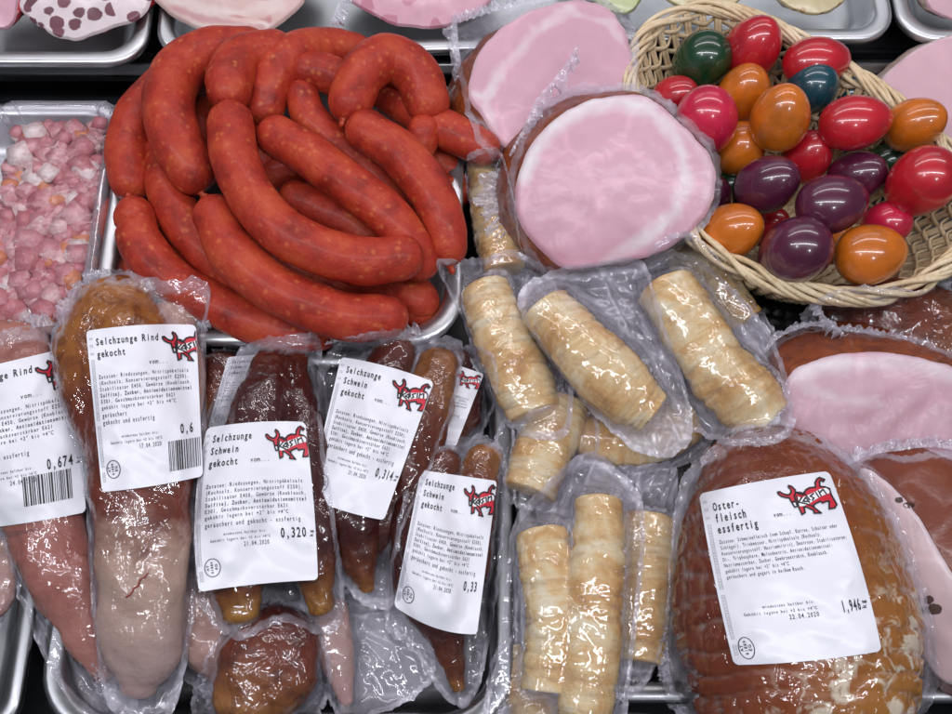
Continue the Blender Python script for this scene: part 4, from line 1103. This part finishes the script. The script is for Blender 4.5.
def roots():
    def pack(label, bodies, outline, zb, iters, seed, base, **k):
        t = thing('root_pack', label, 'root pack', P(*base, 0), GR)
        for i, (pts, ws) in enumerate(bodies): root_body(t, pts, ws, seed*5+i, lump=k.get('lump', 1))
        drape('plastic_bag', outline, t, [], zb, iters, FILM_LOOSE, seed=seed+30, ragged=2, ruffle=.003, ncr=15, nth=240, nr=60, wr=k.get('wr', .0036))
        return t
    pack('narrow pale root piece in film left of the large cut ham', [([(483, 165, .036), (491, 215, .038), (503, 270, .036)], (14, 17, 19))], [(467, 158), (498, 150), (512, 190), (520, 240), (528, 285), (505, 300), (482, 270), (470, 215)], .022, 10, 1, (495, 260))
    pack('root piece in film coming out from under the large cut ham beside the basket rim', [([(676, 243, .026), (712, 281, .028), (748, 320, .026)], (21, 21, 16))], [(650, 250), (690, 232), (735, 280), (775, 335), (765, 350), (720, 320), (670, 280)], .010, 10, 2, (720, 310))
    pack('root piece under the others, seen between the two lower packs', [([(580, 436, .022), (640, 440, .022), (690, 420, .02)], (20, 23, 20))], [(550, 430), (590, 405), (660, 402), (712, 410), (705, 455), (650, 475), (590, 470)], .01, 14, 3, (630, 460))
    pack('cloudy root pack at the back of the front pair, beside the netted roast', [([(646, 520, .018), (642, 590, .020), (636, 660, .018)], (24, 28, 24))], [(612, 478), (640, 465), (676, 472), (672, 560), (664, 640), (640, 692), (605, 690), (608, 580)], .008, 22, 4, (640, 690))
    pack('short root pack in milky film above the front pair', [([(560, 405, .030), (545, 450, .032), (530, 492, .032)], (25, 26, 24))], [(500, 425), (535, 400), (580, 392), (600, 430), (590, 470), (555, 508), (512, 505), (496, 465)], .014, 22, 5, (540, 500))
    pack('root piece at the bottom edge of the photo under the front pair', [([(522, 650, .016), (532, 690, .018), (545, 735, .016)], (22, 25, 24))], [(492, 660), (520, 632), (556, 650), (580, 720), (560, 760), (510, 760), (485, 720)], .006, 14, 6, (530, 712))
    pack('slanting root pack at the left of the group, beside the sausage tray', [([(484, 290, .040), (500, 330, .044), (520, 375, .045), (534, 412, .042)], (21, 26, 27, 24))], [(436, 262), (470, 262), (512, 250), (550, 275), (568, 330), (572, 420), (555, 440), (510, 428), (478, 370), (462, 320)], .026, 24, 7, (520, 430))
    pack('knobbly root pack furthest right, its film over the rim of the basket', [([(664, 290, .058), (684, 320, .060), (712, 358, .060), (742, 395, .056), (766, 420, .052)], (28, 27, 28, 31, 24))], [(636, 268), (680, 252), (735, 290), (775, 345), (792, 400), (788, 438), (735, 446), (690, 430), (660, 380), (640, 320)], .036, 26, 8, (740, 440), lump=1.7)
    pack('straight root pack lying diagonally on top in the middle', [([(547, 308, .068), (585, 350, .072), (624, 390, .070), (652, 412, .066)], (23, 28, 28, 20))], [(518, 308), (545, 274), (600, 262), (642, 262), (660, 310), (688, 400), (690, 440), (660, 460), (620, 440), (575, 395)], .044, 26, 9, (620, 440))
    pack('front pack with two pale ringed roots side by side', [([(541, 535, .044), (550, 585, .046), (553, 640, .044), (548, 690, .04)], (22, 24, 25, 24)), ([(598, 503, .052), (599, 545, .054), (592, 605, .052), (590, 665, .048), (585, 715, .044)], (20, 23, 25, 26, 24))], [(512, 530), (540, 490), (588, 452), (628, 480), (645, 520), (640, 600), (630, 680), (615, 745), (540, 760), (482, 740), (500, 640)], .02, 26, 10, (570, 700))
roots()

# ------------------------------------------------------------------ tongue packs
GTG = 'vacuum packed smoked tongues with white labels'
def tongue(parent, pts, ws, mat, seed, flat=.7, lump=1.0, name='tongue'):
    pth = pxpath(pts); rad = [w/ppm(p) for w, p in zip(ws, pth)]
    V, F, A = tube(pth, rad, 60, 40, flat, lambda t, th, p: lump*(.0045*noise.noise(p*34+Vector((seed, 0, 0)))+.0018*noise.noise(p*95)+.0007*noise.noise(p*230)), cap=.7)
    return mk(name, V, F, mat, parent, attrs=A)
def t_spec(title, date, weight, last, bars=None, ox=0., th=.043, tp=.0385, bl=.68):
    n = len(title); v0 = .10
    tx = [(s, .085+ox, v0+.076*i, th, tp, True) for i, s in enumerate(title)]
    vb = .10+.076*n+.055
    bu = .685 if n == 2 else .60
    tx += [('vom...', bu-.14, .245, .030, .030, False)]
    tx += [(s, .085+ox, vb+.038*i, .024, .0226, i == 3) for i, s in enumerate(BODY_T)]
    tx += [(s, .085+ox, vb+.038*6+.012+.044*i, .030, .0235, False) for i, s in enumerate(last)]
    tx += [('mindestens haltbar bis:', .24, bl, .017, .0155, False), ('Gekühlt lagern bei +2 bis +4°C', .13, bl+.035, .017, .0165, False), (date, .40, bl+.078, .028, .0215, False)]
    tx += [(weight, .945-.046*(len(weight)+.2), bl+.045 if not bars else .70, .062, .044, True)]
    sp = {'text': tx, 'rtext': [('AT', .105, .885, .014, .018, True), ('61889', .140, .905, .014, .015, True), ('EG', .175, .885, .014, .018, True)], 'bull': (bu, .03, .41, .21), 'oval': (.135, .868, .065, .055)}
    if len(weight) > 4: sp['rtext'].append(('kg', .975, bl+.045 if not bars else .70, .02, .022, True))
    if bars: sp['bars'] = bars
    return sp
def pack(name, label, cat, base, bodies, outline, zb, iters, seed, lab=None, spec=None, zl=.04, frills=(), bow=(0, 0, 0, 0), mat=None):
    t = thing(name, label, cat, P(*base, 0), GTG)
    for i, b in enumerate(bodies): tongue(t, b[0], b[1], b[2], seed+i*3, b[3] if len(b) > 3 else .7, b[4] if len(b) > 4 else 1.)
    drape('plastic_bag', outline, t, [], zb, iters, mat or FILM, seed=seed+60, ragged=3, ruffle=.005, wr=.0016)
    for i, (p, w, z) in enumerate(frills): frill('bag_edge', p, w, t, z, FILM, seed+i, .008, 100)
    if lab: label_on(t, lab, spec, zl, bow=bow)
    return t
SCHW = ['Selchzunge', 'Schwein', 'gekocht']; RIND_T = ['Selchzunge Rind', 'gekocht']
pack('pale_meat_pack', 'pale pack at the lower left photo edge in the corner tray', 'meat pack', (5, 620), [([(2, 470, .03), (6, 540, .03), (-6, 610, .028)], (14, 17, 12), PALE)], [(-25, 450), (5, 448), (25, 480), (28, 545), (12, 600), (-10, 640), (-30, 600)], .012, 8, 2)
pack('pork_tongue_pack', 'pale tongue low in the tray between the main beef tongue and the amber one', 'tongue pack', (215, 690), [([(190, 590, .022), (203, 635, .022), (232, 678, .018)], (30, 31, 18), PALE)], [(160, 590), (190, 565), (225, 585), (252, 640), (262, 690), (235, 700), (195, 690), (172, 650)], .006, 14, 5)
pack('pork_tongue_pack', 'slim pale tongue tip at the bottom, right of the amber one', 'tongue pack', (345, 700), [([(330, 608, .02), (337, 655, .02), (346, 700, .016)], (18, 19, 9), PALE, .7, .6)], [(312, 600), (345, 590), (400, 590), (432, 640), (425, 690), (350, 722), (325, 690), (312, 640)], .004, 20, 8, mat=FILM_LOOSE)
pack('pork_tongue_pack', 'round amber and dark red smoked tongue at the bottom edge, without a label', 'tongue pack', (262, 705), [([(278, 632, .026), (266, 668, .030), (250, 705, .026)], (40, 48, 40), SMOKE)], [(205, 660), (225, 632), (280, 598), (322, 632), (330, 690), (300, 740), (230, 745), (192, 715)], .006, 8, 11, frills=[([(240, 720), (215, 690), (212, 655)], 16, (.01, .02))])
pack('pork_tongue_pack', 'hidden pork tongue pack behind the left one, only a strip of label showing', 'tongue pack', (225, 420), [([(222, 362, .028), (220, 395, .028), (215, 430, .026)], (16, 20, 18), SMOKE)], [(205, 355), (235, 345), (258, 350), (260, 400), (235, 440), (205, 440), (200, 390)], .014, 8, 14, [(228, 357), (290, 352), (270, 425), (208, 428)], t_spec(SCHW, '21.04.2020', '', ['geräuchert und gekocht - essfertig']), .03)
pack('pork_tongue_pack', 'hidden pork tongue pack behind the middle one, its label tilted at the tray edge', 'tongue pack', (450, 440), [([(455, 360, .024), (460, 400, .026), (440, 445, .024)], (18, 22, 20), PORK)], [(425, 360), (455, 345), (492, 355), (496, 400), (470, 452), (425, 452), (415, 410)], .014, 10, 17, [(418, 352), (484, 374), (456, 446), (394, 438)], t_spec(SCHW, '21.04.2020', '', ['geräuchert und gekocht - essfertig']), .035)
pack('beef_tongue_pack', 'beef tongue pack cut off by the left photo edge, with a barcode on its label', 'tongue pack', (60, 680), [([(8, 350, .042), (22, 430, .044), (44, 520, .040), (64, 580, .034), (88, 640, .026), (104, 676, .020)], (44, 54, 42, 33, 20, 9), BEEF2)], [(-60, 350), (0, 330), (50, 332), (92, 400), (104, 500), (108, 600), (138, 700), (118, 735), (62, 690), (24, 610), (-4, 535), (-60, 545)], .018, 6, 20, [(-52, 376), (74, 346), (86, 512), (-34, 530)], t_spec(RIND_T, '24.04.2020', '0,674', ['geräuchert', 'gekocht und essfertig'], (.50, .72, .90, .90)), .05, frills=[([(0, 345), (25, 330), (55, 325)], 14, (.05, .055)), ([(96, 668), (70, 640), (50, 600), (32, 545)], 9, (.02, .035))], bow=(0, 0, 2, 0))
pack('pork_tongue_pack', 'rightmost pork tongue pack, its label bent round beside the front roots', 'tongue pack', (450, 690), [([(442, 462, .040), (422, 530, .042), (432, 600, .038), (450, 650, .028), (458, 688, .020)], (22, 36, 34, 17, 7), PORK), ([(486, 456, .036), (476, 505, .040), (470, 570, .036)], (18, 24, 20), PORK2)], [(398, 520), (415, 460), (450, 440), (495, 440), (508, 480), (500, 570), (486, 660), (470, 705), (445, 700), (412, 650), (385, 620)], .012, 6, 24, [(421, 470), (497, 481), (477, 634), (394, 606)], t_spec(SCHW, '21.04.2020', '0,33', ['geräuchert und gekocht - essfertig']), .045, bow=(0, 0, 8, 0))
pack('pork_tongue_pack', 'middle pork tongue pack with a tilted label, leaning on the sausage tray', 'tongue pack', (370, 590), [([(392, 348, .050), (376, 420, .052), (352, 500, .046), (358, 550, .036), (367, 588, .028)], (20, 32, 34, 22, 8), PORK), ([(442, 362, .044), (418, 430, .048), (388, 510, .040), (372, 550, .034)], (20, 28, 24, 12), PORK2)], [(330, 350), (385, 330), (425, 335), (462, 345), (455, 400), (430, 470), (400, 540), (408, 590), (372, 610), (335, 570), (308, 520), (312, 430)], .024, 6, 28, [(341, 357), (434, 382), (384, 520), (308, 497)], t_spec(SCHW, '21.04.2020', '0,314', ['geräuchert und gekocht - essfertig']), .058, bow=(3, 0, 3, 0), frills=[([(325, 345), (380, 332), (425, 335)], 10, (.05, .055))])
pack('pork_tongue_pack', 'left pork tongue pack with a large label and two amber ends below it', 'tongue pack', (270, 620), [([(276, 366, .050), (258, 425, .056), (242, 500, .056), (238, 570, .048), (240, 612, .042)], (24, 34, 38, 32, 18), PORK), ([(296, 362, .048), (300, 450, .056), (310, 550, .050), (320, 606, .042)], (14, 22, 27, 14), PORK)], [(205, 420), (240, 350), (290, 335), (320, 340), (322, 420), (335, 520), (345, 610), (325, 635), (282, 622), (238, 640), (200, 605), (178, 530), (188, 470)], .024, 6, 32, [(207, 428), (305, 422), (318, 580), (199, 592)], t_spec(SCHW, '21.04.2020', '0,320', ['geräuchert und gekocht - essfertig']), .062, bow=(3, 2, -2, 8))
pack('beef_tongue_pack', 'large beef tongue pack with brown top and pale grey tip, its label uncropped', 'tongue pack', (135, 690), [([(115, 302, .056), (115, 345, .060), (134, 410, .062), (141, 480, .062), (143, 550, .056), (143, 610, .048), (141, 660, .038), (139, 685, .032)], (40, 58, 60, 50, 47, 44, 36, 20), BEEF, .62), ([(168, 318, .046), (180, 380, .05), (176, 440, .05), (168, 520, .046)], (26, 26, 22, 18), PALE, .62, .5)], [(58, 320), (75, 285), (110, 268), (160, 280), (208, 282), (206, 330), (206, 420), (200, 520), (196, 600), (188, 660), (172, 712), (140, 728), (106, 700), (92, 610), (84, 490), (62, 410), (50, 350)], .026, 5, 36, [(86, 331), (196, 325), (203, 476), (102, 492)], t_spec(RIND_T, '17.04.2020', '0,6', ['geräuchert', 'gekocht und essfertig'], (.68, .74, .985, .93), ox=-.01), .066, bow=(3, 0, 2, 0), frills=[([(60, 345), (66, 310), (84, 285), (108, 272)], 9, (.05, .06)), ([(130, 278), (165, 285), (200, 292)], 14, (.055, .05)), ([(200, 290), (204, 330)], 9, (.05, .05)), ([(118, 708), (100, 670), (94, 610)], 10, (.02, .03))])
big = [o for o in COL.objects if o.get('label', '').startswith('large beef tongue')][0]
cr = []
for (x, y) in [(126, 597), (131, 594), (134, 588), (138, 586), (140, 580), (145, 577), (148, 573)]:
    h = hits(x, y); cr.append(at_depth(x, y, h+.0004))
V, F, A = strand(catmull(cr, 24), .0006, 6)
mk('red_crack', V, F, plain('red_crack_flesh', (.30, .05, .04), .4), big, solid=False)
